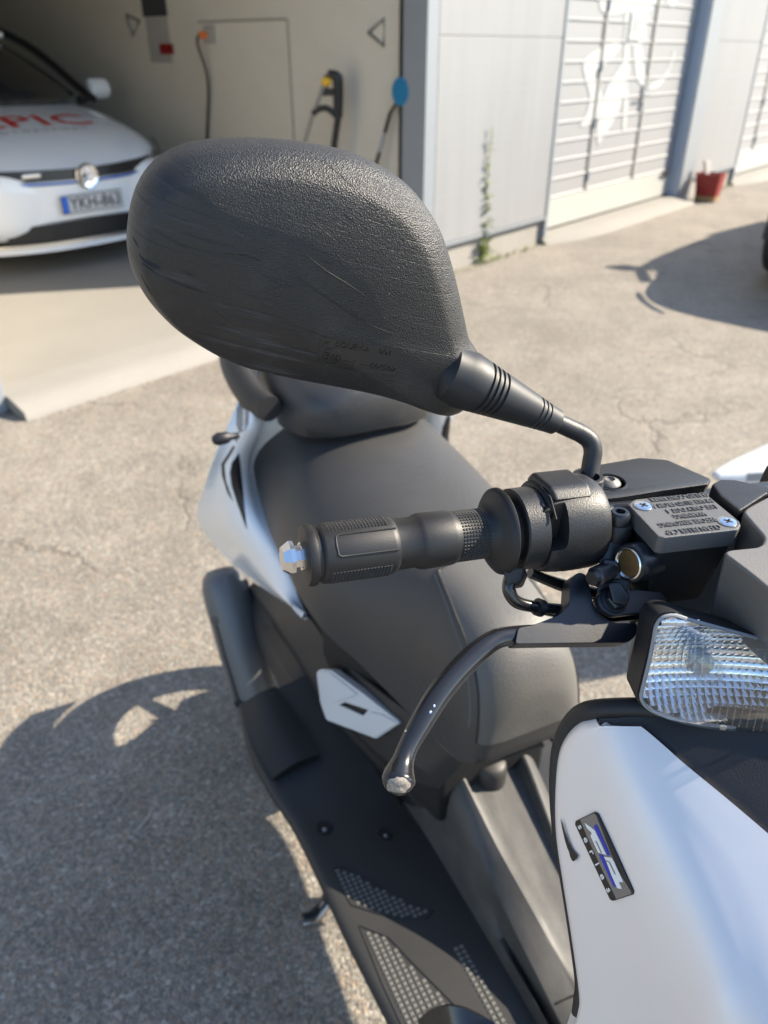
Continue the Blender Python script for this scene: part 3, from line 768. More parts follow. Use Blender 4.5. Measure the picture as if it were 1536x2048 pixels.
band('grille', -.60, .60, lambda y: .535+.02*abs(y), lambda y: .622+.03*abs(y), 'car_black', .016)
band('grille_strip', -.60, .60, lambda y: .540+.02*abs(y), lambda y: .550+.02*abs(y), 'plate_blue', .021, .006)
band('grille_chrome', -.60, .60, lambda y: .550+.02*abs(y), lambda y: .559+.02*abs(y), 'steel_grey', .0215, .006)
band('bumper_face', -.62, .62, lambda y: .33, lambda y: .533+.02*abs(y), 'car_white', .012)
band('air_intake', -.55, .55, .215, lambda y: .325-.03*abs(y), 'car_black', .02)
band('chrome_lip', -.66, .66, .185, .205, 'silver_metal', .03, .03)
band('front_spoiler', -.64, .64, .15, .183, 'car_white', .02, .03)
for k in range(3): band('intake_slat', -.30, .30, .235+.026*k, .243+.026*k, 'dark_void', .026, .008)
# emblem
ec = C(nose(0)+.022, 0, .575)
em = mk('emblem', lathe(ec, fx, [(0, .074), (.008, .077), (.012, .073), (.009, .065), (.007, .055), (.006, 0)], 40), 'chrome', car)
for pl in ([(-.02, .046), (0, .008), (.02, .046)], [(-.042, .02), (-.02, -.045), (0, -.005), (.02, -.045), (.042, .02)]):
    mk('emblem_letter', tube([ec+fx*.010-fy*y+UP*z for y, z in pl], .0055, 8), 'chrome', em)
# plate
pc = C(nose(0)+.034, 0, .42)
plt = mk('licence_plate', box(pc, fx, fy, UP, (.004, .22, .056)), 'plate_white', car, bevel=.004)
mk('plate_rim', join(*[tube([pc+fx*.005-fy*a+UP*b, pc+fx*.005-fy*c+UP*d], .0025, 6) for a, b, c, d in ((-.216, .052, .216, .052), (.216, .052, .216, -.052), (.216, -.052, -.216, -.052), (-.216, -.052, -.216, .052))]), 'car_black', plt)
mk('country_strip', box(pc+fx*.0047-fy*.193, fx, fy, UP, (.0008, .022, .049)), 'plate_blue', plt)
mk('plate_number', place2(text2('YKH-863', .105, .0006, bold=.001), pc+fx*.0052+fy*.025-UP*.002, fy*.92, UP), 'car_black', plt, smooth=False)
mk('grille_badge', box(C(nose(-.35)+.024, -.35, .602), fx, fy, UP, (.003, .06, .012)), 'silver_metal', car, bevel=.003)
# bonnet lettering
bod = [c for c in car.children if c.name.startswith('body')][0]
tr = objbvh(bod)
def bonnet(body, y, x, size, m, name, bold=.004):
    v = place2(text2(body, size, 0, bold=bold, space=1.05), C(x, y, 1.2), fy*1.35, -fx)
    v = wrap(v, tr, (0, 0, -1), .003); mk(name, v, m, car, smooth=False)
bonnet('EPIC', .05, -.62, .31, 'red_vinyl', 'bonnet_lettering', .005)
bonnet('M O T O R S P O R T', .0, -.45, .055, 'decal_grey', 'bonnet_small_lettering', .001)

# second car out of frame to the right: its front corner and its shadow show
cw = -w2
cp = Vector((2.86, 5.42)); wid = .9
cc = Vector((2.875, 4.36))
car2, C2, _, _ = make_car('parked_car', 'grey car at the right edge throwing its shadow on the asphalt', (cc.x, cc.y, 0), cw, 'car_silver', None, False)
car2.scale = (1, 1, .88)

# ================================================================== SCOOTER
sco = thing('scooter', 'white and black motor scooter close up, scuffed mirror and brake lever in front', 'scooter', (N0.x, N0.y, 0), math.atan2(R2.y, R2.x))
R3 = Vector((R2.x, R2.y, 0)); L3 = Vector((L2.x, L2.y, 0)); TOCAM = Vector((0, -cT, sT))
def refl(p):
    r, l, z = SC(Vector(p)); return S(r, -l, z)
def refl_vf(vf): return [refl(v) for v in vf[0]], [tuple(reversed(f)) for f in vf[1]]
def both(name, vf, m, par=None, **k):
    a = mk(name, vf, m, par or sco, **k); b = mk(name, refl_vf(vf), m, par or sco, **k); return a, b
def cut(o, *vfs):
    """sink openings into a finished part"""
    for vf in vfs:
        c = mk('cutter', vf, 'black_plastic', None, smooth=False); c.matrix_world = Matrix()
        md = o.modifiers.new('opening', 'BOOLEAN'); md.operation = 'DIFFERENCE'; md.solver = 'EXACT'; md.object = c
        bpy.context.view_layer.update(); e = o.evaluated_get(bpy.context.evaluated_depsgraph_get())
        me = bpy.data.meshes.new_from_object(e); old = o.data; o.modifiers.clear(); o.data = me
        bpy.data.objects.remove(c); bpy.data.meshes.remove(old)
    bm = bmesh.new(); bm.from_mesh(o.data)
    for f in bm.faces: f.smooth = True
    for e in bm.edges:
        if len(e.link_faces) == 2: e.smooth = e.calc_face_angle(0) < rad(32)
    bm.to_mesh(o.data); bm.free()

# ---- seat
def lo_(r): return .018*min(1, max(0, (.2-r)/.2))
def ring_seat(r, w, wb, zt, zb, crown, sq=2.6, n=18):
    pts = []
    for k in range(n+1):
        a = math.pi*k/n; c, s_ = math.cos(a), math.sin(a)
        x = math.copysign(abs(c)**(2/sq), c); y = abs(s_)**(2/sq)
        ww = wb+(w-wb)*min(1, y*1.6) if y < .62 else w
        zc = zb+(zt-zb)*y-crown*(x*x)*(1 if y > .5 else 0)*0
        pts.append(S(r, ww*x+lo_(r), zc))
    for k in range(1, 6): pts.append(S(r, -wb*(1-2*k/6)+lo_(r), zb-.004))
    return pts
def seat_part(sts, n=5):
    cols = list(zip(*sts)); c2 = [interp(c, n) for c in cols]; return [ring_seat(*[c[i] for c in c2]) for i in range(len(c2[0]))]
seat_st = [(-.040, .040, .046, .698, .645, 0, 2.2), (-.036, .064, .068, .728, .638, 0, 2.4), (-.018, .080, .083, .764, .632, 0, 2.6), (.018, .089, .092, .788, .627, 0, 2.7), (.065, .098, .101, .798, .620, 0, 2.7), (.105, .107, .110, .80, .616, 0, 2.7), (.17, .133, .132, .80, .624, 0, 2.6), (.25, .168, .162, .804, .638, 0, 2.6), (.33, .181, .174, .812, .652, 0, 2.6), (.41, .177, .173, .83, .668, 0, 2.5), (.49, .162, .170, .852, .68, 0, 2.5), (.56, .148, .164, .862, .715, 0, 2.5), (.62, .135, .155, .866, .75, 0, 2.4)]
def seat_part2(sts, n, m):
    c2 = [interp(c_, n) for c_ in zip(*sts)]; return [ring_seat(*[c_[i] for c_ in c2], n=m) for i in range(len(c2[0]))]
sv, sfc = loft(seat_part2(seat_st, 8, 44))
seat = mk('rider_seat', (sv, sfc), 'seat_vinyl', sco, ang=60)
stree_ = bvh_of((sv, sfc))
# tongue-shaped front panel laid over the nose, with piped and stitched edges
def tongue(s_, t_, lift):
    if s_ < .35: base_r, ph = .135-.075*s_/.35, 0.
    else: base_r, ph = .06, (s_-.35)/.65*rad(112)
    hw = .050+.022*s_; o_ = UP*math.cos(ph)-R3*math.sin(ph); lc_ = lo_(base_r if s_ < .35 else .06-.08*(s_-.35))
    for k in range(30):
        p = S(base_r, lc_+hw*t_*(1-.03*k), .705)+o_*.3
        h, nn, _, _ = stree_.ray_cast(p, -o_)
        if h is not None and (h-p).length < .36: break
    else: h, nn = S(base_r, lc_, .705)+o_*.06, o_
    nn = nn if nn.dot(o_) > 0 else -nn; return h+nn*lift
NS, NT = 40, 24
tg = [[tongue(i/NS, -1+2*k/NT, .0006) for k in range(NT+1)] for i in range(NS+1)]
mk('seat_front', skin(tg, 1, 1, .0012, back=(R3-UP).normalized(), linear=True), 'seat_front_vinyl', sco, ang=60)
edge_ = [tongue(1-i/NS, -1, .0008) for i in range(NS+1)]+[tongue(0, -1+2*k/NT, .0008) for k in range(1, NT)]+[tongue(i/NS, 1, .0008) for i in range(NS+1)]
for _ in range(3): edge_ = [edge_[0]]+[(edge_[k-1]+edge_[k]*2+edge_[k+1])/4 for k in range(1, len(edge_)-1)]+[edge_[-1]]
mk('seat_seam', tube(edge_, .0015, 8), 'rubber', seat)
stt = []
for t_ in (-1.09, 1.09):
    for i in range(int(NS*.03), NS*2-4):
        a, b2 = tongue(i/NS/2, t_, .0004), tongue((i+.6)/NS/2, t_, .0004)
        if (a-b2).length < .006: stt.append(tube([a, b2], .0006, 5))
mk('stitching', join(*stt), 'decal_grey', seat, kind='stuff')
pil_st = [(.425, .045, .03, .905, .868, 0, 2.2), (.435, .095, .07, .925, .852, 0, 2.3), (.47, .130, .105, .938, .842, 0, 2.4), (.55, .138, .125, .945, .838, 0, 2.6), (.65, .122, .118, .948, .855, 0, 2.7), (.74, .10, .096, .945, .87, 0, 2.6), (.79, .07, .07, .935, .885, 0, 2.4)]
mk('pillion_seat', loft(seat_part(pil_st)), 'seat_vinyl', sco, ang=60)
# grab rail round the pillion seat
gr_ = [S(.50, .150, .885), S(.56, .158, .885), S(.66, .155, .90), S(.76, .13, .91), S(.82, .08, .915)]
both('grab_rail', tube(gr_, [.02, .024, .025, .024, .02], 14, 5), 'black_plastic')
mk('rail_bridge', tube([S(.82, .08, .915), S(.845, 0, .915), S(.82, -.08, .915)], .02, 12, 5), 'black_plastic', sco)

# ---- white tail panels
tail_px = [((528, 796), .138, (482, 788), .172), ((538, 845), .140, (452, 862), .205), ((513, 920), .150, (428, 918), .226), ((520, 990), .156, (408, 975), .236), ((546, 1070), .160, (393, 1032), .234), ((574, 1140), .160, (425, 1088), .206), ((597, 1205), .160, (505, 1160), .180), ((611, 1236), .160, (596, 1222), .163)]
grid = []
for (a, la_, b, lb_) in tail_px:
    row = []
    for k in range(6):
        s_ = k/5; px = a[0]+(b[0]-a[0])*s_; py = a[1]+(b[1]-a[1])*s_
        bul = .010*math.sin(math.pi*min(1, s_*1.2))*(1 if k else 0)
        l_ = la_+(lb_-la_)*s_+bul; row.append(PL(px, py, l_))
    q_ = (.07, .07, .07, .07, .06, .03, .012, .004)[len(grid)]; grid.append([row[0]-L3*q_-UP*q_*.17]+row)
tail_vf = skin(grid, 4, 4, .004, back=-L3)
tail, tail_l = both('tail_panel', tail_vf, 'tail_paint', ang=60)
ttree = bvh_of(tail_vf)
def decal_px(polys, tree, m, name, par, l0=.17, lift=.0006, step=.012, cam_cast=True):
    parts = []
    for pl in polys:
        pts = [PL(px, py, l0) for px, py in pl]; v, f = subdiv_poly(pts, step); V = []
        for p in v:
            d = (p-Vector((0, 0, CH))).normalized(); h, nn, i, t = tree.ray_cast(Vector((0, 0, CH)), d)
            if h and nn.dot(d) > 0: nn = -nn
            V.append(h+nn*lift if h else p)
        parts.append((V, f))
    vf = join(*parts); return mk(name, vf, m, par, smooth=True), vf
_, dv = decal_px([[(468, 890), (455, 910), (443, 928), (444, 950), (455, 985), (466, 1003), (452, 962), (449, 930), (462, 905), (470, 895)], [(478, 905), (464, 925), (460, 945), (463, 970), (474, 1005), (494, 1060), (480, 1005), (470, 962), (468, 938), (474, 918)]], ttree, 'decal_black', 'stripe_decal', tail)
mk('stripe_decal', refl_vf(dv), 'decal_black', tail_l)
_, dv = decal_px([[(474, 806), (486, 806), (487, 862), (479, 866), (473, 850)], [(490, 806), (498, 806), (498, 845), (490, 862)], [(472, 868), (476, 872), (475, 886), (470, 880)]], ttree, 'decal_grey', 'panel_lettering', tail)
mk('panel_lettering', refl_vf(dv), 'decal_grey', tail_l)
# tail end, lamp, mudguard
mk('tail_core', loft([[S(r, l, z) for l, z in ((-w, zb), (w, zb), (w, zt), (-w, zt))] for r, w, zb, zt in ((.05, .085, .42, .61), (.25, .146, .45, .64), (.40, .158, .50, .70), (.52, .150, .58, .77), (.66, .13, .66, .83), (.80, .08, .74, .86))]), 'dark_void', sco, bevel=.01)
mk('tail_cap', loft([[S(r, l, z) for l, z in ((-w, zb), (w, zb), (w*.9, zt), (-w*.9, zt))] for r, w, zb, zt in ((.72, .145, .64, .86), (.80, .12, .70, .87), (.87, .07, .77, .87))]), 'white_paint', sco, bevel=.012)
mk('tail_light', loft([[S(r, l, z) for l, z in ((-w, zb), (w, zb), (w*.9, zt), (-w*.9, zt))] for r, w, zb, zt in ((.82, .09, .70, .755), (.875, .07, .715, .755))]), 'red_plastic', sco, bevel=.008)
ip = PL(432, 879, .235)
both('rear_indicator', lathe(ip-L3*.035, L3, [(0, .005), (.012, .005), (.018, .009), (.032, .010), (.040, .006), (.042, 0)], 16), 'black_plastic')
mk('mudguard', skin([[S(.71+.25*math.cos(a), l, .23+.26*math.sin(a)) for l in (-.05, -.025, 0, .025, .05)] for a in [rad(x) for x in (110, 95, 80, 65, 50)]], 2, 2, .004, back=(0, 0, -1)), 'black_plastic', sco)

# ---- wheels
def wheel(r, rad_, w):
    ring_t = [(rad_*.70, -w*.55), (rad_*.82, -w*.78), (rad_*.93, -w*.66), (rad_*.99, -w*.3), (rad_, 0), (rad_*.99, w*.3), (rad_*.93, w*.66), (rad_*.82, w*.78), (rad_*.70, w*.55)]
    rings = [[S(r+q*math.cos(a), y, rad_+q*math.sin(a)) for q, y in ring_t] for a in [2*math.pi*k/48 for k in range(49)]]
    wl = mk('wheel', loft(rings, cap=False), 'tyre', sco, ang=60)
    rim_t = [(rad_*.73, -w*.5), (rad_*.66, -w*.5), (rad_*.62, 0), (rad_*.66, w*.5), (rad_*.73, w*.5), (rad_*.68, 0)]
    mk('rim', loft([[S(r+q*math.cos(a), y, rad_+q*math.sin(a)) for q, y in rim_t] for a in [2*math.pi*k/40 for k in range(41)]], cap=False), 'black_metal', wl, ang=40)
    mk('hub', lathe(S(r, -w*.8, rad_), L3, [(0, .03), (w*.2, .042), (w*1.4, .042), (w*1.6, .03)], 24), 'black_metal', wl)
    for k in range(5):
        a = 2*math.pi*k/5+.5; mk('spoke', tube([S(r+.035*math.cos(a), 0, rad_+.035*math.sin(a)), S(r+rad_*.66*math.cos(a), 0, rad_+rad_*.66*math.sin(a))], [.017, .011], 10), 'black_metal', wl)
    return wl
wheel(.72, .22, .055); wheel(-.50, .225, .05)
mk('engine', join(loft([[S(r, l, z) for l, z in ((-.15, zb), (-.06, zb), (-.06, zt), (-.15, zt))] for r, zb, zt in ((.41, .24, .36), (.46, .22, .38), (.60, .24, .36), (.82, .17, .28))])), 'black_metal', sco, bevel=.02)
mk('cylinder_block', box(S(.40, .0, .345), R3, L3, UP, (.08, .06, .055)), 'black_metal', sco, bevel=.01)
mk('shock_absorber', tube([S(.70, -.12, .28), S(.60, -.10, .62)], .025, 14), 'black_metal', sco)

# ---- silencer
s0, s1 = PL(452, 1178, .205), PL(512, 1400, .195)
ax_ = (s1-s0); Ls = ax_.length; an = ax_.normalized()
sil_prof = [(-.045, .012), (-.042, .03), (-.03, .041), (-.01, .047), (.03, .049), (Ls*.5, .048), (Ls*.9, .045), (Ls+.02, .04), (Ls+.03, .03)]
sil = mk('silencer', lathe(s0, an, sil_prof, 40), 'silencer_grey', sco, ang=60)
sn = (TOCAM-an*TOCAM.dot(an)).normalized(); sl_ = an.cross(sn)
if sl_.x > 0: sl_ = -sl_
hd_ = (sn*.8+sl_*.6).normalized()
mk('shield_groove', tube([s0+an*.06+hd_*.0475, s0+an*(Ls*.92)+hd_*.0445], .006, 10, flat=(hd_, .35)), 'black_metal', sil)
for t_ in (.05, Ls*.95):
    q = s0+an*t_+hd_*.0455
    bt = mk('shield_bolt', lathe(q, hd_, [(-.004, .0095), (.003, .009), (.0034, .0055), (.001, .005), (.001, 0)], 20), 'black_metal', sil)
mk('exhaust_pipe', tube([s1+an*.0, s1+an*.06-L3*.02, S(.42, .12, .19), S(.36, .05, .22)], .017, 12, 5), 'steel_grey', sco)

# ---- right body side under the seat
rowsB = [
 [((505, 1165), .160), ((500, 1172), .166), ((498, 1178), .160), ((492, 1178), .165), ((482, 1165), .172)],
 [((604, 1222), .158), ((562, 1252), .168), ((556, 1265), .150), ((530, 1268), .166), ((503, 1250), .176)],
 [((665, 1302), .146), ((612, 1322), .160), ((602, 1334), .140), ((580, 1356), .160), ((548, 1352), .172)],
 [((745, 1372), .130), ((665, 1405), .152), ((642, 1424), .126), ((632, 1440), .154), ((598, 1438), .168)],
 [((830, 1437), .110), ((745, 1480), .136), ((700, 1502), .104), ((690, 1524), .136), ((655, 1524), .152)],
 [((890, 1500), .084), ((838, 1535), .110), ((768, 1590), .082), ((764, 1620), .112), ((722, 1622), .130)],
 [((925, 1528), .060), ((880, 1575), .085), ((818, 1660), .066), ((812, 1700), .090), ((782, 1694), .104)]]
gridB = [[PL(*p, l) for p, l in row] for row in rowsB]
gb = []
for row in gridB:
    q = row[-1]; rr, ll, zz = SC(q)
    gb.append(row+[S(rr, ll-.012, zz-.03), S(rr, ll-.03, max(.335, zz-.10)), S(rr, ll-.034, .328)])
# keep folds crisp: linear across, smooth along
cols = [cm(c, 5) for c in zip(*gb)]
gl = [list(r) for r in zip(*cols)]
side_vf = skin(gl, 1, 1, .004, back=-L3, linear=True)
side, side_l = both('side_panel', side_vf, 'grey_plastic', ang=22)
stree = bvh_of(side_vf)
# recess facing in smooth dark plastic
rc = [[gl[i][1].lerp(gl[i][2], .55)+L3*.001, gl[i][2]+L3*.0015, gl[i][2].lerp(gl[i][3], .9)+L3*.001] for i in range(4, len(gl))]
both('recess_panel', skin(rc, 1, 1, .002, back=-L3, linear=True), 'black_plastic', ang=22)
# pale insert with slot
pin = Vector((-.62, -.45, .64)).normalized()
pa = PL(655, 1345, .168)
ins_px = [(632, 1345), (640, 1338), (662, 1340), (730, 1390), (801, 1446), (752, 1478), (652, 1440), (640, 1405)]
in_n = (L3*.90+UP*.35-R3*.25).normalized()
ins_pts = [PP(px, py, pa, in_n) for px, py in ins_px]
ins = mk('pale_insert', prismn(rounded(ins_pts, .004, 2), -in_n*.016, .95), 'pale_insert', sco, bevel=.0012)
slot_px = [(678, 1410), (690, 1404), (737, 1420), (726, 1432)]
slot = prismn([PP(px, py, pa, in_n)+in_n*.01 for px, py in slot_px], -in_n*.022)
cut(ins, slot)
mk('insert_facet', prismn([PP(px, py, pa, in_n)+in_n*.0022 for px, py in ((744, 1424), (764, 1428), (797, 1446), (752, 1474), (734, 1438))], -in_n*.003), 'pale_insert', ins, bevel=.0008)
mk('insert_facet', prismn([PP(px, py, pa, in_n)+in_n*.0022 for px, py in ((643, 1345), (660, 1344), (716, 1388), (688, 1398), (670, 1404), (660, 1400))], -in_n*.003), 'pale_insert', ins, bevel=.0008)
mk('slot_floor', prismn([PP(px, py, pa, in_n)-in_n*.0035 for px, py in slot_px], -in_n*.002), 'dark_void', ins)  # near-black sheet close under the surface; paints the shade of a deep slot
both('insert_back', prismn([PP(px, py, pa, in_n)-in_n*.017 for px, py in ins_px], -in_n*.02), 'black_plastic')

# ---- footboard
FZ = .35
out_px = [(480, 1408, .39), (500, 1492, .372), (540, 1572, .36), (590, 1648, FZ), (640, 1748, FZ), (700, 1876, FZ), (790, 2052, FZ), (850, 2170, FZ), (905, 2270, FZ)]
inn_px = [(556, 1375, .40), (602, 1440, .385), (660, 1530, .368), (726, 1626, FZ), (790, 1702, FZ), (846, 1762, FZ), (1010, 2052, FZ), (1085, 2180, FZ), (1150, 2290, FZ)]
rowsF = []
for (a, b, za), (c, d, zb) in zip(out_px, inn_px):
    p, q = PZ(a, b, za), PZ(c, d, zb)
    edge = (p-q).normalized()
    rowsF.append([p+edge*.004-UP*.016, p+edge*.004-UP*.006, p, p.lerp(q, .12)+UP*.001, p.lerp(q, .35), p.lerp(q, .65), p.lerp(q, .9), q, q-edge*.06])
foot_vf = skin(rowsF, 2, 4, .006, back=(0, 0, -1))
foot, foot_l = both('footboard', foot_vf, 'foot_plastic', ang=50)
ftree = bvh_of(foot_vf)
skirt = [[PZ(a, b, z)-UP*.012, PZ(a, b, z)-L3*.012-UP*.035, PZ(a, b, z)-L3*.05-UP*.055] for a, b, z in out_px]
mk('side_skirt', skin(skirt, 3, 4, .005, back=-L3), 'black_plastic', sco, ang=50)
# upright edge strip in the rear corner
mk('heel_plate', skin([[PZ(px, py, z)+UP*.004 for px, py, z in row] for row in (((484, 1412, .392), (520, 1388, .408), (552, 1376, .408)), ((506, 1490, .38), (548, 1455, .395), (598, 1440, .392)), ((545, 1560, .37), (590, 1530, .38), (640, 1510, .38)))], 3, 3, .008, back=(0, 0, -1)), 'black_plastic', sco)
# tread pads of small studs
def tread(pxpoly, pitch, m, name, par, sz=.32, h=.0014):
    w_p = [PZ(px, py, FZ) for px, py in pxpoly]
    loc = [SC(p)[:2] for p in w_p]; parts = []; rr = [a for a, b in loc]; lls = [b for a, b in loc]
    def inside(x, y):
        c = False; n = len(loc); j = n-1
        for i in range(n):
            (xi, yi), (xj, yj) = loc[i], loc[j]
            if (yi > y) != (yj > y) and x < (xj-xi)*(y-yi)/(yj-yi)+xi: c = not c
            j = i
        return c
    i = 0; r = min(rr)
    while r < max(rr):
        l = min(lls)
        while l < max(lls):
            if inside(r, l):
                hgt = ftree.ray_cast(S(r, l, .6), Vector((0, 0, -1)))[0]
                if hgt:
                    b = [S(r+dr*pitch*sz, l+dl*pitch*.36, hgt.z) for dr, dl in ((-1, -1), (1, -1), (1, 1), (-1, 1))]
                    t = [S(r+dr*pitch*sz*.7, l+dl*pitch*.26, hgt.z+h) for dr, dl in ((-1, -1), (1, -1), (1, 1), (-1, 1))]
                    parts.append((b+t, [(4, 5, 6, 7), (0, 1, 5, 4), (1, 2, 6, 5), (2, 3, 7, 6), (3, 0, 4, 7)]))
            l += pitch
        r += pitch*.9; i += 1
    vf = join(*parts); o = mk(name, vf, m, par, smooth=False, kind='stuff'); return vf
t1 = tread([(722, 1858), (775, 1880), (820, 1930), (900, 2010), (960, 2100), (1000, 2180), (890, 2180), (806, 2040), (775, 1975)], .0078, 'tread_grey', 'tread_pad', foot)
t2 = tread([(668, 1742), (690, 1738), (800, 1800), (862, 1820), (850, 1834), (790, 1832), (704, 1806)], .0078, 'tread_grey', 'tread_pad', foot)
t3 = tread([(905, 1880), (935, 1890), (1010, 2030), (1060, 2120), (1020, 2120), (960, 2010)], .0078, 'tread_grey', 'tread_pad', foot)
for q in (t1, t2, t3): mk('tread_pad', refl_vf(q), 'tread_grey', foot_l, smooth=False, kind='stuff')
def pad_edge(px):
    pts = [PZ(a, b, FZ) for a, b in px]; pts = [ftree.ray_cast(p+UP*.2, Vector((0, 0, -1)))[0] or p for p in pts]
    return tube(pts+[pts[0]], .0012, 6)
mk('pad_edge', pad_edge([(718, 1852), (778, 1876), (825, 1926), (905, 2006), (968, 2100), (885, 2190), (800, 2044), (768, 1975)]), 'rubber', foot)
mk('pad_edge', pad_edge([(664, 1738), (690, 1734), (802, 1796), (868, 1820), (852, 1838), (790, 1837), (702, 1811)]), 'rubber', foot)
# screws; the shade of each well is a near-black disc on the board
def sunk(px, py, z, par, rr=.011):
    p = PZ(px, py, z); h = ftree.ray_cast(p+UP*.2, Vector((0, 0, -1)))[0] or p
    s_ = mk('screw_well', lathe(h+UP*.0012, UP, [(0, rr*1.12), (.0008, rr*1.02), (.0004, rr*.94), (-.0006, rr*.9), (-.0006, 0)], 24), 'dark_void', par)
    mk('screw', lathe(h+UP*.0010-R3*.004, UP, [(0, rr*.36), (.002, rr*.32), (.0026, rr*.16), (.0026, 0)], 16), 'steel_grey', s_)
sunk(648, 1656, FZ, foot); sunk(590, 1505, .385, foot, .014); sunk(770, 1668, FZ, foot, .010)
# left footboard screw, its well shade also a near-black disc
for q in ((1116, 1472),):
    p = PZ(*q, FZ+.002)
    s_ = mk('screw_well', lathe(p, UP, [(0, .013), (.001, .012), (.0006, .011), (.0, .0)], 24), 'dark_void', foot_l)
    mk('screw', lathe(p, UP, [(0, .005), (.004, .004), (.005, 0)], 16), 'chrome', s_)
# underbelly and frame
mk('belly', loft([[S(r, l, z) for l, z in ((-w, zb), (w, zb), (w, zt), (-w, zt))] for r, w, zb, zt in ((-.30, .05, .28, .335), (-.2, .06, .27, .335), (.2, .06, .27, .335), (.34, .06, .28, .335))]), 'dark_void', sco, bevel=.01)
st_ = [S(.20, .07, .22), S(.17, .12, .13), S(.16, .15, .035), S(.175, .185, .022)]
p_st = PZ(618, 1832, .025); ps = SC(p_st)
mk('centre_stand', tube([S(.22, .07, .22), S(ps[0]+.06, ps[1]-.06, .10), S(ps[0]+.02, ps[1]-.045, .03), S(ps[0], ps[1]-.01, .02), p_st+L3*.012+UP*.0], [.010, .011, .011, .012, .009], 12, 5), 'black_metal', sco)
mk('stand_foot', tube([S(ps[0]+.008, ps[1]-.035, .024), S(ps[0]-.001, ps[1]-.01, .018), S(ps[0]-.004, ps[1]+.016, .02)], [.010, .012, .008], 12, 4), 'steel_grey', sco)
mk('centre_stand', tube([S(.22, -.07, .22), S(.16, -.12, .10), S(.13, -.15, .02), S(.13, -.19, .018)], .011, 12, 5), 'black_metal', sco)
mk('stand_spring', tube([S(.25, .11, .20), S(ps[0]+.03, ps[1]-.05, .07)], .007, 10), 'steel_grey', sco)

# ---- centre tunnel
def tun_ring(r, zc, zr, wr, ws, zs, wb_):
    """half profile: channel centre, ridge, shoulder, foot; mirrored"""
    h = [(0, zc), (wr*.55, zc+.001), (wr*.86, zc+.002), (wr, zr), (wr*1.16, zr-.001), (ws, zs), (ws+.006, zs-.03), (wb_, FZ+.02), (wb_+.008, FZ-.02)]
    return [S(r, -l, z) for l, z in h[:0:-1]]+[S(r, l, z) for l, z in h]
tuns = [(.16, .525, .545, .050, .068, .530, .080), (.05, .478, .498, .046, .066, .482, .078), (-.03, .438, .452, .040, .064, .436, .077), (-.10, .408, .415, .032, .062, .402, .076), (-.16, .388, .391, .028, .062, .384, .076), (-.23, .378, .378, .028, .064, .372, .078), (-.29, .42, .42, .028, .07, .41, .085), (-.325, .50, .50, .028, .08, .48, .1), (-.35, .62, .62, .03, .1, .6, .125)]
tc = [interp(c, 5) for c in zip(*tuns)]
trg = [tun_ring(*[c[i] for c in tc]) for i in range(len(tc[0]))]
tun_vf = skin(trg, 2, 1, .005, back=(0, 0, -1))
tun = mk('centre_tunnel', tun_vf, 'tunnel_plastic', sco, ang=26)
# rounded latch boss under the seat nose
bq = PL(978, 1535, .002)
br_, bl_, bz_ = SC(bq)
mk('latch_boss', loft([[S(br_+a*.026*k, bl_+.0+b*.024*k, z) for a, b in [(math.cos(t), math.sin(t)) for t in [2*math.pi*j/20 for j in range(20)]]] for k, z in ((1.12, bz_-.055), (1.04, bz_-.02), (1.0, bz_+.004), (.95, bz_+.012), (.8, bz_+.016))]), 'grey_plastic', tun, ang=50)
# separate lower cover with its dark joint
jp = [(1062, 2032), (1150, 1990), (1166, 2004)]
ttr = bvh_of(tun_vf)
def on(tree, px, py, lift=.001):
    d = ray(px, py).normalized(); h, nn, i, t = tree.ray_cast(Vector((0, 0, CH)), d)
    if h is None: return None
    if nn.dot(d) > 0: nn = -nn
    return h+nn*lift
jq = [on(ttr, *p, .0006) for p in [(1062, 2032), (1085, 2020), (1115, 2006), (1150, 1990), (1158, 1997), (1168, 2008)]]
jq = [q for q in jq if q]
if len(jq) > 2: mk('cover_joint', tube(jq, .0014, 6), 'dark_void', tun)

# ---- leg shield: outer silver panel
def lsP(px, py):
    """depth of the shield surface along the sight lines, convex"""
    c = (px-1200)*.928-(py-1450)*.372; s_ = (px-1200)*.372+(py-1450)*.928
    k = 60.; soft = .5*(c-math.sqrt(c*c+k*k))                       # <0 on the outer facet, ~0 beyond the fold
    d = .450-.00003*c-.0003*soft-.00012*s_
    return P(px, py, d)
edge_px = [(1200, 1452), (1166, 1461), (1136, 1488), (1121, 1530), (1116, 1600), (1119, 1680), (1134, 1780), (1150, 1880), (1165, 1990), (1163, 2030), (1150, 2075), (1128, 2140), (1110, 2220)]
right_px = [(1282, 1453), (1300, 1467), (1330, 1493), (1372, 1530), (1450, 1594), (1536, 1667), (1590, 1715), (1640, 1790), (1680, 1880), (1690, 1960), (1690, 2050), (1680, 2140), (1670, 2220)]
gs = []
for (a, b), (c, d) in zip(edge_px, right_px):
    gs.append([lsP(a+(c-a)*k/6, b+(d-b)*k/6) for k in range(7)])
back_ls = (R3*.85-L3*.5-UP*.1).normalized()
# roll the outer edge backwards so the sheet has a real return
gs2 = []
for row in gs:
    e = (row[0]-row[1]).normalized(); gs2.append([row[0]+e*.002+back_ls*.014, row[0]+e*.0015+back_ls*.005]+row)
ls_vf = skin(gs2, 4, 4, .004, back=back_ls)
shield = mk('leg_shield', ls_vf, 'silver_paint', sco, ang=50)
lst = bvh_of(ls_vf)
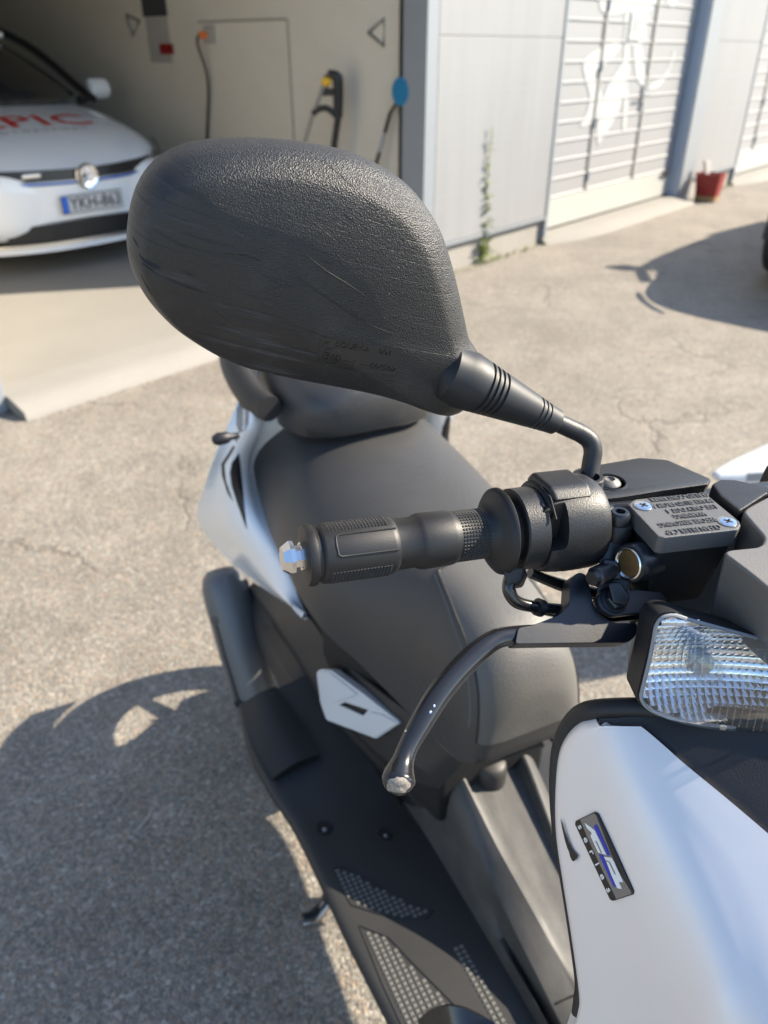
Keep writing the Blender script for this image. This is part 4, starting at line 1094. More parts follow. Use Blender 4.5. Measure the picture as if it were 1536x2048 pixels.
# lower side blade, slightly raised along its crease
bl_px = [(1119, 1622), (1126, 1650), (1140, 1690), (1160, 1722), (1185, 1775), (1230, 1860), (1280, 1955), (1335, 2060), (1375, 2140), (1330, 2150), (1200, 2150), (1135, 2110), (1152, 2072), (1165, 2030), (1167, 1990), (1152, 1880), (1136, 1780), (1122, 1690)]
def draw_on(tree, px_pts, step, lift, m, name, par, thick=.0):
    d0 = .45; pts = [P(a, b, d0) for a, b in px_pts]; v, f = subdiv_poly(pts, step); V = []
    for p in v:
        d = (p-Vector((0, 0, CH))).normalized(); h, nn, i, t = tree.ray_cast(Vector((0, 0, CH)), d)
        if h is None: V.append(p); continue
        if nn.dot(d) > 0: nn = -nn
        V.append(h+nn*lift)
    return mk(name, (V, f), m, par, smooth=True, ang=80)
draw_on(lst, [(1124, 1636), (1128, 1644), (1133, 1662), (1141, 1684), (1149, 1700), (1159, 1710), (1157, 1716), (1150, 1722), (1146, 1719), (1143, 1712), (1141, 1703), (1137, 1694), (1133, 1681), (1130, 1668), (1127, 1654)], .004, .0013, 'decal_black', 'scraped_paint', shield)
# rubber edging
ed = [(1160, 2060), (1164, 2030), (1166, 1990), (1151, 1880), (1135, 1780), (1120, 1680), (1115, 1600), (1119, 1530), (1133, 1486), (1163, 1457), (1200, 1446), (1290, 1444), (1380, 1452), (1536, 1474), (1640, 1500)]
edp = []
for i, p in enumerate(ed):
    q = lsP(*p); edp.append(q+back_ls*(.010 if i < 9 else .012))
mk('shield_edging', tube(edp, [.004, .004, .004, .004, .004, .0042, .0044, .0046, .005, .006, .0065, .0065, .0065, .0065, .0065], 12, 4), 'rubber', sco)
# black nose panel right of the silver one
gn = []
top_n = [(1200, 1447), (1290, 1444), (1380, 1452), (1460, 1463), (1536, 1476), (1640, 1500), (1760, 1540)]
low_n = [(1205, 1476), (1288, 1480), (1372, 1556), (1450, 1620), (1534, 1690), (1590, 1740), (1655, 1818)]
for (a, b), (c, d) in zip(top_n, low_n):
    gn.append([lsP(a+(c-a)*k/4, b+(d-b)*k/4)+back_ls*(.0065+.002*(k == 4)) for k in range(5)])
nosep = mk('nose_panel', skin(gn, 3, 3, .004, back=back_ls), 'black_plastic', sco, ang=50)
# headlamp nose, inner leg shield and rear skin close the front end
mk('inner_leg_shield', skin([[S(-.30-.04*k, l*(1+.1*k), .90-.15*k) for l in (-.12, -.06, 0, .06, .10)] for k in (0, 1, 2, 3)], 3, 3, .004, back=-R3), 'black_plastic', sco)
ng = []
for z, r0, wn in ((1.0, -.36, .115), (.93, -.425, .125), (.84, -.465, .13), (.74, -.475, .13), (.62, -.44, .115), (.52, -.39, .09)):
    ng.append([S(r0+.055*(k/3)**2, wn*k/3, z-.03*(k/3)**2) for k in (-3, -2, -1, 0, 1, 2, 3)])
nosec = mk('front_nose', skin(ng, 3, 4, .004, back=R3), 'black_plastic', sco, ang=50)
mk('leg_shield', skin([[S(r, -l, z) for r, l, z in [SC(p) for p in row]] for row in [r[:9] for r in gs2]], 2, 3, .004, back=(R3*.85+L3*.5).normalized()), 'silver_paint', sco, ang=50)
mk('headlamp', loft([[S(-.455-.035*math.sqrt(max(0, 1-k*k)), .085*k*math.cos(a), .80+.06*k*math.sin(a)) for a in [2*math.pi*j/24 for j in range(24)]] for k in (1.0, .97, .85, .6, .3, .02)]), 'car_glass', sco)
mk('front_fork', tube([S(-.30, .045, .62), S(-.50, .065, .225)], .018, 14), 'black_metal', sco)
mk('front_fork', tube([S(-.30, -.045, .62), S(-.50, -.065, .225)], .018, 14), 'black_metal', sco)
mk('front_mudguard', skin([[S(-.50+.25*math.cos(a), l, .225+.25*math.sin(a)-.4*l*l) for l in (-.065, -.03, 0, .03, .065)] for a in [rad(x) for x in (30, 60, 90, 120, 150, 170)]], 2, 2, .004, back=(0, 0, -1)), 'silver_paint', sco)
mk('steering_column', tube([S(-.27, 0, 1.03), S(-.31, 0, .60)], .03, 16), 'black_metal', sco)
# black lip reaching over the footboard at the lower edge
lp = [P(835, 2040, .80), P(862, 2018, .79), P(900, 2012, .775), P(950, 2026, .765), P(1010, 2062, .76), P(1080, 2130, .755)]
mk('lower_lip', skin([[p+Vector((0, .0, 0)), p+ray(900, 2200)*.0+UP*-.03+Vector((.01, -.035, 0)), p+UP*-.07+Vector((.02, -.05, 0))] for p in lp], 4, 3, .006, back=(R3-UP*.2).normalized()), 'black_gloss', sco, ang=60)

# badge on the shield
bc = on(lst, 1216, 1721, .0)
bh, bnn, _, _ = lst.find_nearest(bc); bn_ = bnn if bnn.dot(ray(1216, 1721)) < 0 else -bnn
def bp_(px, py): return PP(px, py, bc, bn_)
bq = [(1154, 1641), (1191, 1623), (1198, 1627), (1270, 1781), (1269, 1788), (1229, 1801), (1223, 1798), (1153, 1648)]
badge = mk('badge', prismn([bp_(*p)+bn_*.0016 for p in bq], -bn_*.003), 'decal_black', shield, bevel=.0005)
def zb(x, y): return (1130+x/9.035, 1600+y/9.035)
def bpoly(pts, m, name, lift=.0018):
    return mk(name, prism([bp_(*zb(*p))+bn_*lift for p in pts], -bn_*.0003), m, badge, smooth=False)
bpoly([(310, 345), (560, 230), (600, 270), (870, 960), (1010, 1290), (1240, 1660), (1220, 1690), (965, 1775), (700, 1230), (430, 640)], 'badge_grey', 'badge_field', .0017)
bpoly([(395, 400), (440, 430), (580, 535), (610, 600), (790, 980), (640, 935), (505, 640), (525, 580), (440, 500)], 'badge_white', 'badge_letter', .0020)
bpoly([(745, 1010), (880, 1030), (920, 1090), (1095, 1470), (1015, 1465), (1070, 1590), (990, 1580), (935, 1480), (785, 1090)], 'badge_white', 'badge_letter', .0020)
bpoly([(575, 440), (610, 430), (660, 540), (860, 985), (810, 985), (700, 740), (565, 480)], 'badge_blue', 'badge_bar', .0021)
bpoly([(655, 970), (720, 975), (975, 1555), (930, 1555), (900, 1500)], 'badge_blue', 'badge_bar', .0021)
bpoly([(598, 725), (612, 725), (712, 945), (698, 945)], 'badge_grey', 'badge_gap', .0023)
bpoly([(780, 1075), (850, 1095), (962, 1325), (948, 1328), (840, 1108), (782, 1088)], 'badge_grey', 'badge_gap', .0023)
e_x = (bp_(1232, 1799)-bp_(1156, 1645)).normalized(); e_y = bn_.cross(e_x)
for ch_, (x, y) in zip('series', ((300, 480), (405, 710), (510, 935), (607, 1150), (703, 1372), (815, 1615))):
    mk('badge_small_letter', place2(text2(ch_, .0060, .0001, bold=.0001), bp_(*zb(x+16, y-6))+bn_*.0019, e_x*1.1, e_y), 'badge_white', badge, smooth=False)

# ================================================================== HANDLEBAR AND MIRROR
A_, B_ = P(607, 1112, .437), P(1000, 1062, .475)
e1 = (B_-A_).normalized(); e3 = (UP-e1*UP.dot(e1)).normalized(); e2 = e1.cross(e3)      # along the bar inwards, up, to the front
LB = (B_-A_).length
def BAR(t, f=0, u=0): return A_+e1*t+e2*f+e3*u
# ---- grip
gp = [(.0, .0150), (.0005, .0172), (.003, .0180), (.0055, .0176), (.0062, .0158), (.0082, .0158), (.0090, .0170), (.0105, .01745), (.050, .0172), (.0525, .0166), (.054, .0153), (.0655, .0152), (.068, .0163), (.0705, .0170), (.088, .0167), (.0905, .0162), (.0925, .0152), (.112, .0150), (.1145, .0162), (.117, .0195), (.1195, .0245), (.1215, .0268), (.1235, .0272), (.1245, .0262), (.1248, .020)]
grip = mk('grip', lathe(A_, e1, gp, 64), 'rubber', sco, ang=40)
kn = []
def stud(t, a, r, ht, dt, da):
    def q(tt, aa, rr): return BAR(tt, math.cos(aa)*rr, math.sin(aa)*rr)
    b = [q(t-dt, a-da, r), q(t+dt, a-da, r), q(t+dt, a+da, r), q(t-dt, a+da, r)]; tp = q(t, a, r+ht)
    tb = [q(t-dt*.45, a-da*.45, r+ht), q(t+dt*.45, a-da*.45, r+ht), q(t+dt*.45, a+da*.45, r+ht), q(t-dt*.45, a+da*.45, r+ht)]
    kn.append((b+tb, [(4, 5, 6, 7), (0, 1, 5, 4), (1, 2, 6, 5), (2, 3, 7, 6), (3, 0, 4, 7)]))
pt = .0020; da_ = .0020/.0172
for i in range(18):
    for j in range(14): stud(.0135+i*pt, rad(-10)-j*da_, .01728, .00052, pt*.44, da_*.44)
    for j in range(8): stud(.0135+i*pt, rad(78)+j*da_, .01728, .00052, pt*.44, da_*.44)
for i in range(9):
    for j in range(46): stud(.0940+i*pt, j*2*math.pi/46, .01505, .00055, pt*.44, .85*math.pi/46)
mk('knurling', join(*kn), 'rubber', grip, smooth=False, kind='stuff')
# raised outline of the thumb pad
def gq(t, a, r): return BAR(t, math.cos(a)*r, math.sin(a)*r)
pad = [gq(.052, rad(66), .0174)]+[gq(t, rad(66), .0175) for t in (.045, .035, .025, .018)]+[gq(.0163, rad(62), .0175), gq(.0158, rad(45), .0176), gq(.0163, rad(28), .0175)]+[gq(t, rad(24), .0175) for t in (.018, .025, .035, .045, .052)]
mk('pad_outline', tube(pad, .0006, 8), 'rubber', grip)
# ---- bar end
be = mk('bar_end', lathe(A_, -e1, [(-.002, .006), (.0, .0085), (.0018, .0085), (.0022, .0068), (.0055, .0068), (.006, .0098), (.0085, .0100), (.0125, .0072), (.0128, 0)], 8, ph=.3), 'silver_metal', sco, smooth=False)
# ---- switch housing
ring_ = lambda t, r, n=36: [BAR(t, math.cos(a)*r, math.sin(a)*r) for a in [2*math.pi*k/n for k in range(n)]]
mk('throttle_gap', lathe(A_, e1, [(.1255, .0150), (.126, .0195), (.131, .0195), (.1315, .015)], 40), 'dark_void', sco)
mk('throttle_collar', lathe(A_, e1, [(.1305, .018), (.1308, .0245), (.1318, .0256), (.145, .0258), (.146, .0245), (.1465, .018)], 48), 'black_plastic', sco)
sec = [(-.0265, .004), (-.0225, .019), (-.012, .0275), (.006, .0285), (.0195, .021), (.0265, .008), (.0275, -.008), (.0215, -.0205), (.007, -.0275), (-.012, -.0265), (-.0235, -.0155)]
secs = [(p.x, p.y) for p in cmclosed([Vector((f, u, 0)) for f, u in sec], 4)]
def hs(t, k, du=0): return [BAR(t, f*k, u*k+du) for f, u in secs]
hous = mk('switch_housing', loft([hs(.1460, .86), hs(.1463, .93), hs(.1475, .965), hs(.1500, .985), hs(.156, 1.01), hs(.164, 1.03), hs(.172, 1.03), hs(.180, 1.02), hs(.1845, .99), hs(.1868, .94), hs(.1880, .84), hs(.1883, .7)]), 'black_plastic', sco, ang=40)
sp_ = P(1113, 1062, .455); q0 = BAR((sp_-A_).dot(e1), .022, (sp_-A_).dot(e3))
def slotpoly(t0, f, u0, ht, hu):
    return rounded([BAR(t0-ht, f, u0-hu), BAR(t0+ht*.9, f, u0-hu*.8), BAR(t0+ht, f, u0+hu), BAR(t0-ht, f, u0+hu)], .004, 4)
ts, us = (q0-A_).dot(e1), (q0-A_).dot(e3)
cut(hous, prismn(slotpoly(ts, .045, us, .0095, .0155), -e2*.030))
mk('stop_switch', lathe(BAR(ts-.001, .010, us+.006), e2, [(0, .0045), (.006, .0045), (.0065, .003), (.005, .0025), (.005, 0)], 18), 'black_gloss', sco)
mk('housing_joint', tube([BAR(.1475, 0, .0285), BAR(.1475, .012, .0272), BAR(.1475, .022, .018)], .0007, 6), 'dark_void', hous)
mk('housing_cap', loft([[BAR(t, f, u) for f, u in ((-.022, .022), (-.016, .0305), (.008, .0316), (.0158, .0262))]+[BAR(t, .0, .020)] for t in (.1485, .1765)]), 'black_plastic', sco, bevel=.003, bseg=3)
mk('cable_exit', loft([[P(px, py, d) for px, py, d in q] for q in (((1006, 1140, .465), (1052, 1130, .470), (1058, 1150, .480), (1010, 1152, .478)), ((1016, 1172, .466), (1042, 1166, .470), (1046, 1178, .478), (1018, 1180, .476)))]), 'black_plastic', sco, bevel=.002)
mk('cable', tube([P(1022, 1150, .472), P(1018, 1180, .472), P(1034, 1204, .474), P(1075, 1215, .48), P(1120, 1222, .488), P(1180, 1230, .50)], [.0042, .0042, .0040, .0038, .0046, .0046], 12, 6), 'black_gloss', sco)
mk('cable', tube([P(1060, 1145, .490), P(1090, 1158, .495), P(1130, 1172, .502), P(1200, 1190, .51)], [.0034, .0036, .0042, .0044], 12, 6), 'black_gloss', sco)
mk('cable_clip', tube([P(1073, 1213, .479), P(1084, 1217, .481)], .0056, 12), 'black_plastic', sco)
mk('handlebar', tube([BAR(.10), BAR(.36)], .011, 20), 'black_metal', sco)
# other half of the bar
tcb = SC(A_)[1]/(-e1.dot(L3))
mk('handlebar', tube([BAR(.362), BAR(2*tcb-.05)], .011, 16), 'black_metal', sco)
mk('grip', lathe(BAR(2*tcb), -e1, gp, 40), 'rubber', sco, ang=40)

fs = [(-.04, -.01), (-.035, .012), (-.01, .02), (.04, .016), (.075, .0), (.08, -.03), (.05, -.06), (-.01, -.065), (-.04, -.04)]
fss = [(p.x, p.y) for p in cmclosed([Vector((f, u, 0)) for f, u in fs], 3)]
mk('bar_fairing', loft([[BAR(tcb+t_, f*k, u*k) for f, u in fss] for t_, k in ((.02, .85), (.035, .98), (.06, 1.0), (.10, .95), (.13, .78), (.145, .5))]), 'black_plastic', sco, ang=50)

# ---- upper bar cover
CZ = 1.104
cov_px = [(1146, 940), (1160, 934), (1279, 914), (1335, 918), (1424, 957), (1418, 968), (1330, 980), (1251, 993), (1196, 1000), (1150, 996)]
cov = mk('bar_cover', prismn([PZ(a, b, CZ) for a, b in cov_px], (0, .004, -.016), .985), 'black_plastic', sco, bevel=.0018)
wc = PZ(1219, 964, CZ)
cut(cov, lathe(wc-UP*.009, UP, [(0, .0100), (.02, .0104)], 32))
mk('cover_bolt', lathe(wc-UP*.0050, UP, [(0, .0085), (.0035, .0082), (.006, .0065), (.0075, .0034), (.0064, .0030), (.0055, 0)], 28), 'dash_grey', cov)
mk('bolt_rim', lathe(wc-UP*.0006, UP, [(0, .0101), (.0012, .0107), (.0012, .0114), (0, .0118)], 32), 'black_plastic', cov)
link_px = [(1424, 966), (1442, 957), (1470, 958), (1536, 972), (1700, 1005), (1700, 1030), (1536, 986), (1496, 1012), (1480, 1022), (1440, 990)]
mk('cover_bridge', prismn([PZ(a, b, CZ+.004) for a, b in link_px], (0, .003, -.02), .99), 'black_plastic', sco, bevel=.002)
dash_px = [(1447, 1106), (1456, 1099), (1516, 1093), (1526, 1086), (1529, 1074), (1484, 1022), (1500, 1011), (1540, 990), (1700, 1035), (1700, 1290), (1560, 1196), (1500, 1146)]
mk('dash_cover', prismn(rounded([PZ(a, b, 1.108) for a, b in dash_px], .004, 2), Vector((.004, .006, -.048)), .99), 'dash_grey', sco, bevel=.003, bseg=3)
cowl_px = [(1205, 1000), (1430, 975), (1540, 990), (1720, 1020), (1720, 1500), (1420, 1440), (1330, 1345), (1262, 1262), (1228, 1120)]
mk('bar_cowl', prismn([P(a, b, .545) for a, b in cowl_px], ray(1400, 1200)*.03), 'dark_void', sco, bevel=.004)  # cowl back made near black; the cavity's deep shade is in its colour
# ---- mirror clamp boss
mb = P(1171, 1003, .502)
mbx = mk('mirror_clamp', lathe(mb, UP, [(-.012, .0115), (.004, .0115), (.0045, .0098), (.018, .0094), (.0188, .0088), (.0188, .0066), (.014, .0066), (.014, 0)], 36), 'black_plastic', sco)
mk('clamp_arm', loft([[P(px, py, d) for px, py, d in q] for q in (((1128, 1000, .485), (1206, 998, .492), (1206, 1040, .496), (1140, 1040, .488)), ((1134, 1002, .515), (1206, 998, .520), (1206, 1036, .522), (1140, 1036, .516)))]), 'black_metal', sco, bevel=.002)
# ---- brake reservoir
LZ = 1.106
lid_px = [(1258, 1010), (1262, 1003), (1271, 998), (1394, 986), (1416, 990), (1479, 1042), (1482, 1050), (1476, 1059), (1330, 1075), (1316, 1072)]
lidp = [PZ(a, b, LZ) for a, b in lid_px]
lid = mk('reservoir_lid', prismn(lidp, (0, .001, -.0125)), 'lid_grey', sco, bevel=.0011)
lc = sum(lidp, Vector())/len(lidp)
mk('reservoir', prismn([lc+(p-lc)*.93-UP*.0128+Vector((0, .001, 0)) for p in lidp], (0, .006, -.048), .80), 'black_plastic', sco, bevel=.0015)
lx = (PZ(1330, 1075, LZ)-PZ(1476, 1059, LZ)).normalized(); ly = Vector((-lx.y, lx.x, 0))
if ly.y > 0: ly = -ly
ly = Vector((lx.y, -lx.x, 0)); ly = ly if ly.y < 0 else -ly
lines = [('CLEAN FILLER CAP', (1386, 1060)), ('BEFORE REMOVING', (1374, 1045)), ('WARNING:', (1378, 1031)), ('USE ONLY DOT 4', (1382, 1018)), ('BRAKE FLUID FROM A', (1364, 1007)), ('SEALED CONTAINER', (1357, 995))]
for body, q in lines:
    mk('lid_lettering', place2(text2(body, .0068, .0005, bold=.00001), PZ(*q, LZ)+UP*.0002, lx*.62, ly*1.0, UP), 'lid_grey', lid, smooth=False)
for q, s_ in (((1287, 1012), .0053), ((1456, 1044), .0053)):
    p = PZ(*q, LZ)
    mk('screw_seat', lathe(p, UP, [(0, s_*1.18), (.0005, s_*1.15), (.0003, s_*1.02), (0, s_*1.0)], 28), 'lid_grey', lid)
    sw_ = mk('lid_screw', lathe(p+UP*.0001, UP, [(0, s_), (.0004, s_*.95), (.0007, s_*.6), (.0007, 0)], 28), 'silver_metal', lid)
    for d_ in (lx+ly, lx-ly): mk('cross_slot', box(p+UP*.00075, d_, d_.cross(UP), UP, (s_*.5, s_*.13, .0002)), 'dark_void', sw_)
# ---- master cylinder with sight glass
sg = P(1258, 1127, .466); sgax = (-e1*.93+e2*.20+e3*.10).normalized()
sgo = mk('sight_glass_body', lathe(sg-sgax*.030, sgax, [(0, .010), (.016, .0122), (.028, .0122), (.030, .0114)], 36), 'black_metal', sco)
mk('sight_glass_ring', lathe(sg, sgax, [(-.001, .0098), (.0012, .0100), (.0016, .0092), (.0008, .0084), (.0, .0080)], 36), 'silver_metal', sgo)
mk('sight_glass', lathe(sg, sgax, [(-.0005, .0082), (.0003, .008), (.0006, .004), (.0006, 0)], 30), 'brass', sgo)
mk('master_cylinder', prismn([P(a, b, .478) for a, b in [(1202, 1080), (1246, 1086), (1262, 1110), (1262, 1170), (1252, 1206), (1216, 1216), (1192, 1196), (1198, 1130)]], ray(1230, 1140)*.03, .95), 'black_metal', sco, bevel=.002)
mk('cylinder_rib', prismn([P(a, b, .470) for a, b in [(1206, 1118), (1236, 1122), (1244, 1160), (1214, 1160)]], ray(1225, 1140)*.02), 'black_metal', sco, bevel=.0015)
mk('cylinder_rib', prismn([P(a, b, .466) for a, b in [(1216, 1166), (1240, 1164), (1262, 1196), (1250, 1212), (1226, 1206)]], ray(1230, 1190)*.02), 'black_metal', sco, bevel=.0015)
cb_ = P(1230, 1082, .487)
clb = mk('bar_clamp', lathe(cb_, UP, [(-.004, .0084), (.0, .0088), (.013, .0088), (.0145, .0078)], 30), 'black_plastic', sco)
mk('clamp_bolt', lathe(cb_+UP*.0145, UP, [(0, .0070), (.005, .0068), (.0075, .0052), (.0075, .0032), (.0045, .0030), (.0045, 0)], 24), 'black_metal', clb)
mk('bar_clamp', prismn([P(a, b, .490) for a, b in [(1196, 1012), (1262, 1006), (1262, 1090), (1210, 1096), (1196, 1060)]], ray(1230, 1050)*.03), 'black_metal', sco, bevel=.002)
# ---- brake lever
NL = (e3*.78+e2*.62).normalized(); lp0 = P(1228, 1200, .474)
def LV_(px, py, off=0): return PP(px, py, lp0+NL*off, NL)
perch = mk('lever_perch', prismn(rounded([LV_(a, b) for a, b in [(1194, 1192), (1207, 1178), (1228, 1174), (1326, 1184), (1336, 1206), (1282, 1226), (1224, 1233), (1200, 1217)]], .003, 3), -NL*.005), 'black_metal', sco, bevel=.0009)
mk('perch_web', prismn(rounded([LV_(a, b, -.019) for a, b in [(1190, 1196), (1225, 1180), (1330, 1190), (1330, 1232), (1280, 1238), (1222, 1244), (1194, 1226)]], .003, 3), -NL*.005), 'black_metal', sco, bevel=.0009)
bo_ = LV_(1229, 1200)
mk('pivot_bolt', lathe(bo_, NL, [(-.001, .0072), (.0042, .0072), (.0050, .0062), (.0050, 0)], 6, ph=.35), 'black_metal', sco, ang=20)
mk('pivot_washer', lathe(bo_, NL, [(-.001, .0086), (.0006, .0086), (.0008, .0080)], 30), 'black_metal', sco)
hub_px = [(1158, 1144), (1146, 1152), (1141, 1168), (1139, 1208), (1118, 1230), (1066, 1250), (1036, 1255), (1030, 1288), (1092, 1287), (1256, 1285), (1272, 1272), (1276, 1246), (1232, 1246), (1200, 1232), (1186, 1206), (1180, 1172), (1172, 1148)]
lever = mk('brake_lever', prismn(rounded([LV_(a, b, -.005) for a, b in hub_px], .0025, 3), -NL*.0125), 'black_metal', sco, bevel=.0018, bseg=3)
blade = [(1075, 1269, 18), (1030, 1271, 17.5), (995, 1277, 18), (960, 1300, 20), (915, 1343, 21), (875, 1392, 21.5), (842, 1446, 20.5), (818, 1490, 18), (806, 1522, 20), (799, 1548, 28), (797, 1564, 30), (797, 1578, 22), (797, 1586, 8)]
bpts, brad = [], []
for i, (a, b, w) in enumerate(blade):
    off = -.0112+.010*(i/(len(blade)-1))**1.5
    p = LV_(a, b, off); dpt = (p-Vector((0, 0, CH))).length/ray(a, b).length; bpts.append(p); brad.append(w*1.14*dpt/F)
bl_ = mk('lever_blade', tube(bpts, brad, 22, 6, flat=(NL, .8)), 'black_gloss', lever, ang=70)
blt = objbvh(bl_)
def glint(px, py, r, m, name):
    p = on(blt, px, py, .0)
    if p is None: return
    rnd_ = random.Random(int(px*py)); v = []
    for k in range(11):
        a = 2*math.pi*k/11; q = on(blt, px+math.cos(a)*r*(.6+.8*rnd_.random()), py+math.sin(a)*r*(.6+.7*rnd_.random()), .00025)
        if q is None: return
        v.append(q)
    c = on(blt, px, py, .00035)
    mk(name, (v+[c], [(k, (k+1) % 11, 11) for k in range(11)]), m, bl_, smooth=False)
for px, py, r in ((860, 1424, 3.0), (868, 1412, 2.6), (812, 1462, 2.2)): glint(px, py, r, 'silver_metal', 'letter_glint')  # bright flakes painted on for the highlights of the embossed lever letters
# scraped ball end
vv, ff = [], []; cpx, cpy = 797, 1571
N_ = 26; rn = random.Random(5); vv.append(on(blt, cpx, cpy, .0005))
rings_n = 5; ok = True
for j in range(1, rings_n+1):
    for k in range(N_):
        a = 2*math.pi*k/N_; rr_ = (j/rings_n)*(1+(.22*rn.random() if j == rings_n else 0))
        q = on(blt, cpx+math.cos(a)*21*rr_, cpy+math.sin(a)*(13 if math.sin(a) > 0 else 15)*rr_, .0003+.00012*rn.random()*(j < rings_n))
        vv.append(q if q else vv[-1])
for k in range(N_): ff.append((0, 1+k, 1+(k+1) % N_))
for j in range(rings_n-1):
    for k in range(N_): ff.append((1+j*N_+k, 1+(j+1)*N_+k, 1+(j+1)*N_+(k+1) % N_, 1+j*N_+(k+1) % N_))
def scrape_mat():
    m, t, b = nodes('scraped_alloy'); co = coords(t)
    f = noise(t, co, 900, 5, .7)
    setb(b, Base_Color=ramp(t, f, [(.3, (.14, .12, .10)), (.6, (.34, .30, .25)), (.8, (.46, .42, .36))]), Roughness=.6, Metallic=.3); bump(t, b, f, .5, .0006); MAT['scraped_alloy'] = m
scrape_mat()
mk('scraped_end', (vv, ff), 'scraped_alloy', bl_, ang=70)
mk('lever_adjuster', lathe(P(1200, 1150, .470), (-e1*.9+e2*.3).normalized(), [(-.012, .0065), (.004, .0065), (.005, .005), (.008, .0045)], 20), 'black_metal', sco)
mk('brake_hose', tube([P(1300, 1180, .50), P(1340, 1230, .50), P(1400, 1290, .50), P(1440, 1420, .52)], .0055, 12, 5), 'rubber', sco)

# ---- front indicator
ni = (e2*.86+e3*.28-e1*.30).normalized(); ip0 = P(1400, 1345, .428)
len_px = [(1313, 1250), (1325, 1235), (1350, 1231), (1384, 1241), (1454, 1260), (1536, 1283), (1600, 1306), (1645, 1345), (1655, 1400), (1612, 1446), (1536, 1457), (1419, 1450), (1349, 1438), (1304, 1421), (1283, 1398), (1287, 1370), (1300, 1316), (1309, 1268)]
ring0 = cmclosed([PP(a, b, ip0, ni) for a, b in len_px], 3)
ic = sum(ring0, Vector())/len(ring0)
def ir(k, h): return [ic+(p-ic)*k+ni*h for p in ring0]
ind = mk('indicator_housing', loft([ir(.97, -.024), ir(1.0, -.002), ir(1.045, -.002), ir(1.05, -.006), ir(1.0, -.026)]+[[ic+(p-ic)*k+(P(1330, 1300, .52)-ic)*s_-ni*.01 for p in ring0] for k, s_ in ((.86, .45), (.6, .9), (.02, .92))], cap=False), 'black_plastic', sco, ang=40)
lens_rings = [ir(1.0, -.0015), ir(.995, .003), ir(.975, .0065), ir(.93, .0098), ir(.84, .0125), ir(.65, .0150), ir(.4, .0165), ir(.15, .017), ir(.01, .017)]
mk('indicator_lens', loft(lens_rings, cap=False), 'clear_lens', ind, ang=70)
# chromed reflector made of small pillowed cells
ix = (PP(1600, 1330, ip0, ni)-PP(1320, 1330, ip0, ni)).normalized(); iy = ni.cross(ix)
loc = [((p-ic).dot(ix), (p-ic).dot(iy)) for p in ring0]
def ins2(x, y, k=1.0):
    c = False; n = len(loc); j = n-1
    for i in range(n):
        xi, yi, xj, yj = loc[i][0]*k, loc[i][1]*k, loc[j][0]*k, loc[j][1]*k
        if (yi > y) != (yj > y) and x < (xj-xi)*(y-yi)/(yj-yi)+xi: c = not c
        j = i
    return c
cv, cfc = [], []
px_, py_ = .0042, .0036
xs = [a for a, b in loc]; ys = [b for a, b in loc]
bulb = P(1428, 1352, .428); bx_, by_ = (bulb-ic).dot(ix), (bulb-ic).dot(iy)
def bowl(x, y): return -.020+min(.0185, 22.0*((x-bx_)**2*.16+(y-by_)**2))
nx, ny = int((max(xs)-min(xs))/px_)+1, int((max(ys)-min(ys))/py_)+1
for i in range(nx):
    for j in range(ny):
        x, y = min(xs)+(i+.5)*px_, min(ys)+(j+.5)*py_
        if not ins2(x, y, .97): continue
        k0 = len(cv)
        for a in (-1, 0, 1):
            for b in (-1, 0, 1):
                xx, yy = x+a*px_*.5, y+b*py_*.5
                hh = bowl(xx, yy)+(.0009 if (a == 0 and b == 0) else .00045 if (a == 0 or b == 0) else 0)
                cv.append(ic+ix*xx+iy*yy+ni*hh)
        for a in range(2):
            for b in range(2): q = k0+a*3+b; cfc.append((q, q+3, q+4, q+1))
mk('indicator_reflector', (cv, cfc), 'chrome', ind, smooth=True, ang=80)
mk('reflector_wall', loft([ir(.985, -.001), ir(.97, -.022)], cap=False), 'silver_metal', ind)
# moulded ribs on the inside of the lens
rb = []
for i in range(nx):
    x = min(xs)+(i+.5)*px_; seg = []
    yk = [min(ys)+(max(ys)-min(ys))*k/24 for k in range(25)]
    for y in yk:
        if ins2(x, y, .93): seg.append(ic+ix*x+iy*y+ni*(.0085+.004*max(0, 1-((x/max(xs))**2+(y/max(ys))**2))))
    if len(seg) > 2: rb.append(tube(seg, .00042, 5))
for j in range(ny):
    y = min(ys)+(j+.5)*py_*1.0; seg = []
    for k in range(40):
        x = min(xs)+(max(xs)-min(xs))*k/39
        if ins2(x, y, .93): seg.append(ic+ix*x+iy*y+ni*(.0080+.004*max(0, 1-((x/max(xs))**2+(y/max(ys))**2))))
    if len(seg) > 2 and j > ny*.35: rb.append(tube(seg, .00035, 5))
mk('lens_ribs', join(*rb), 'clear_lens', ind, kind='stuff')
blb = mk('indicator_bulb', lathe(ic+ix*bx_+iy*by_-ni*.019, ni, [(0, .0055), (.006, .0058), (.008, .0075), (.014, .0082), (.018, .0065), (.0205, .003), (.0207, 0)], 24), 'clear_lens', ind)
mk('bulb_socket', lathe(ic+ix*bx_+iy*by_-ni*.022, ni, [(0, .0075), (.006, .0072), (.008, .0045), (.012, .0030), (.012, 0)], 24), 'steel_grey', blb)
mk('gasket', tube(ring0+[ring0[0]], .0011, 8), 'panel_grey', ind)

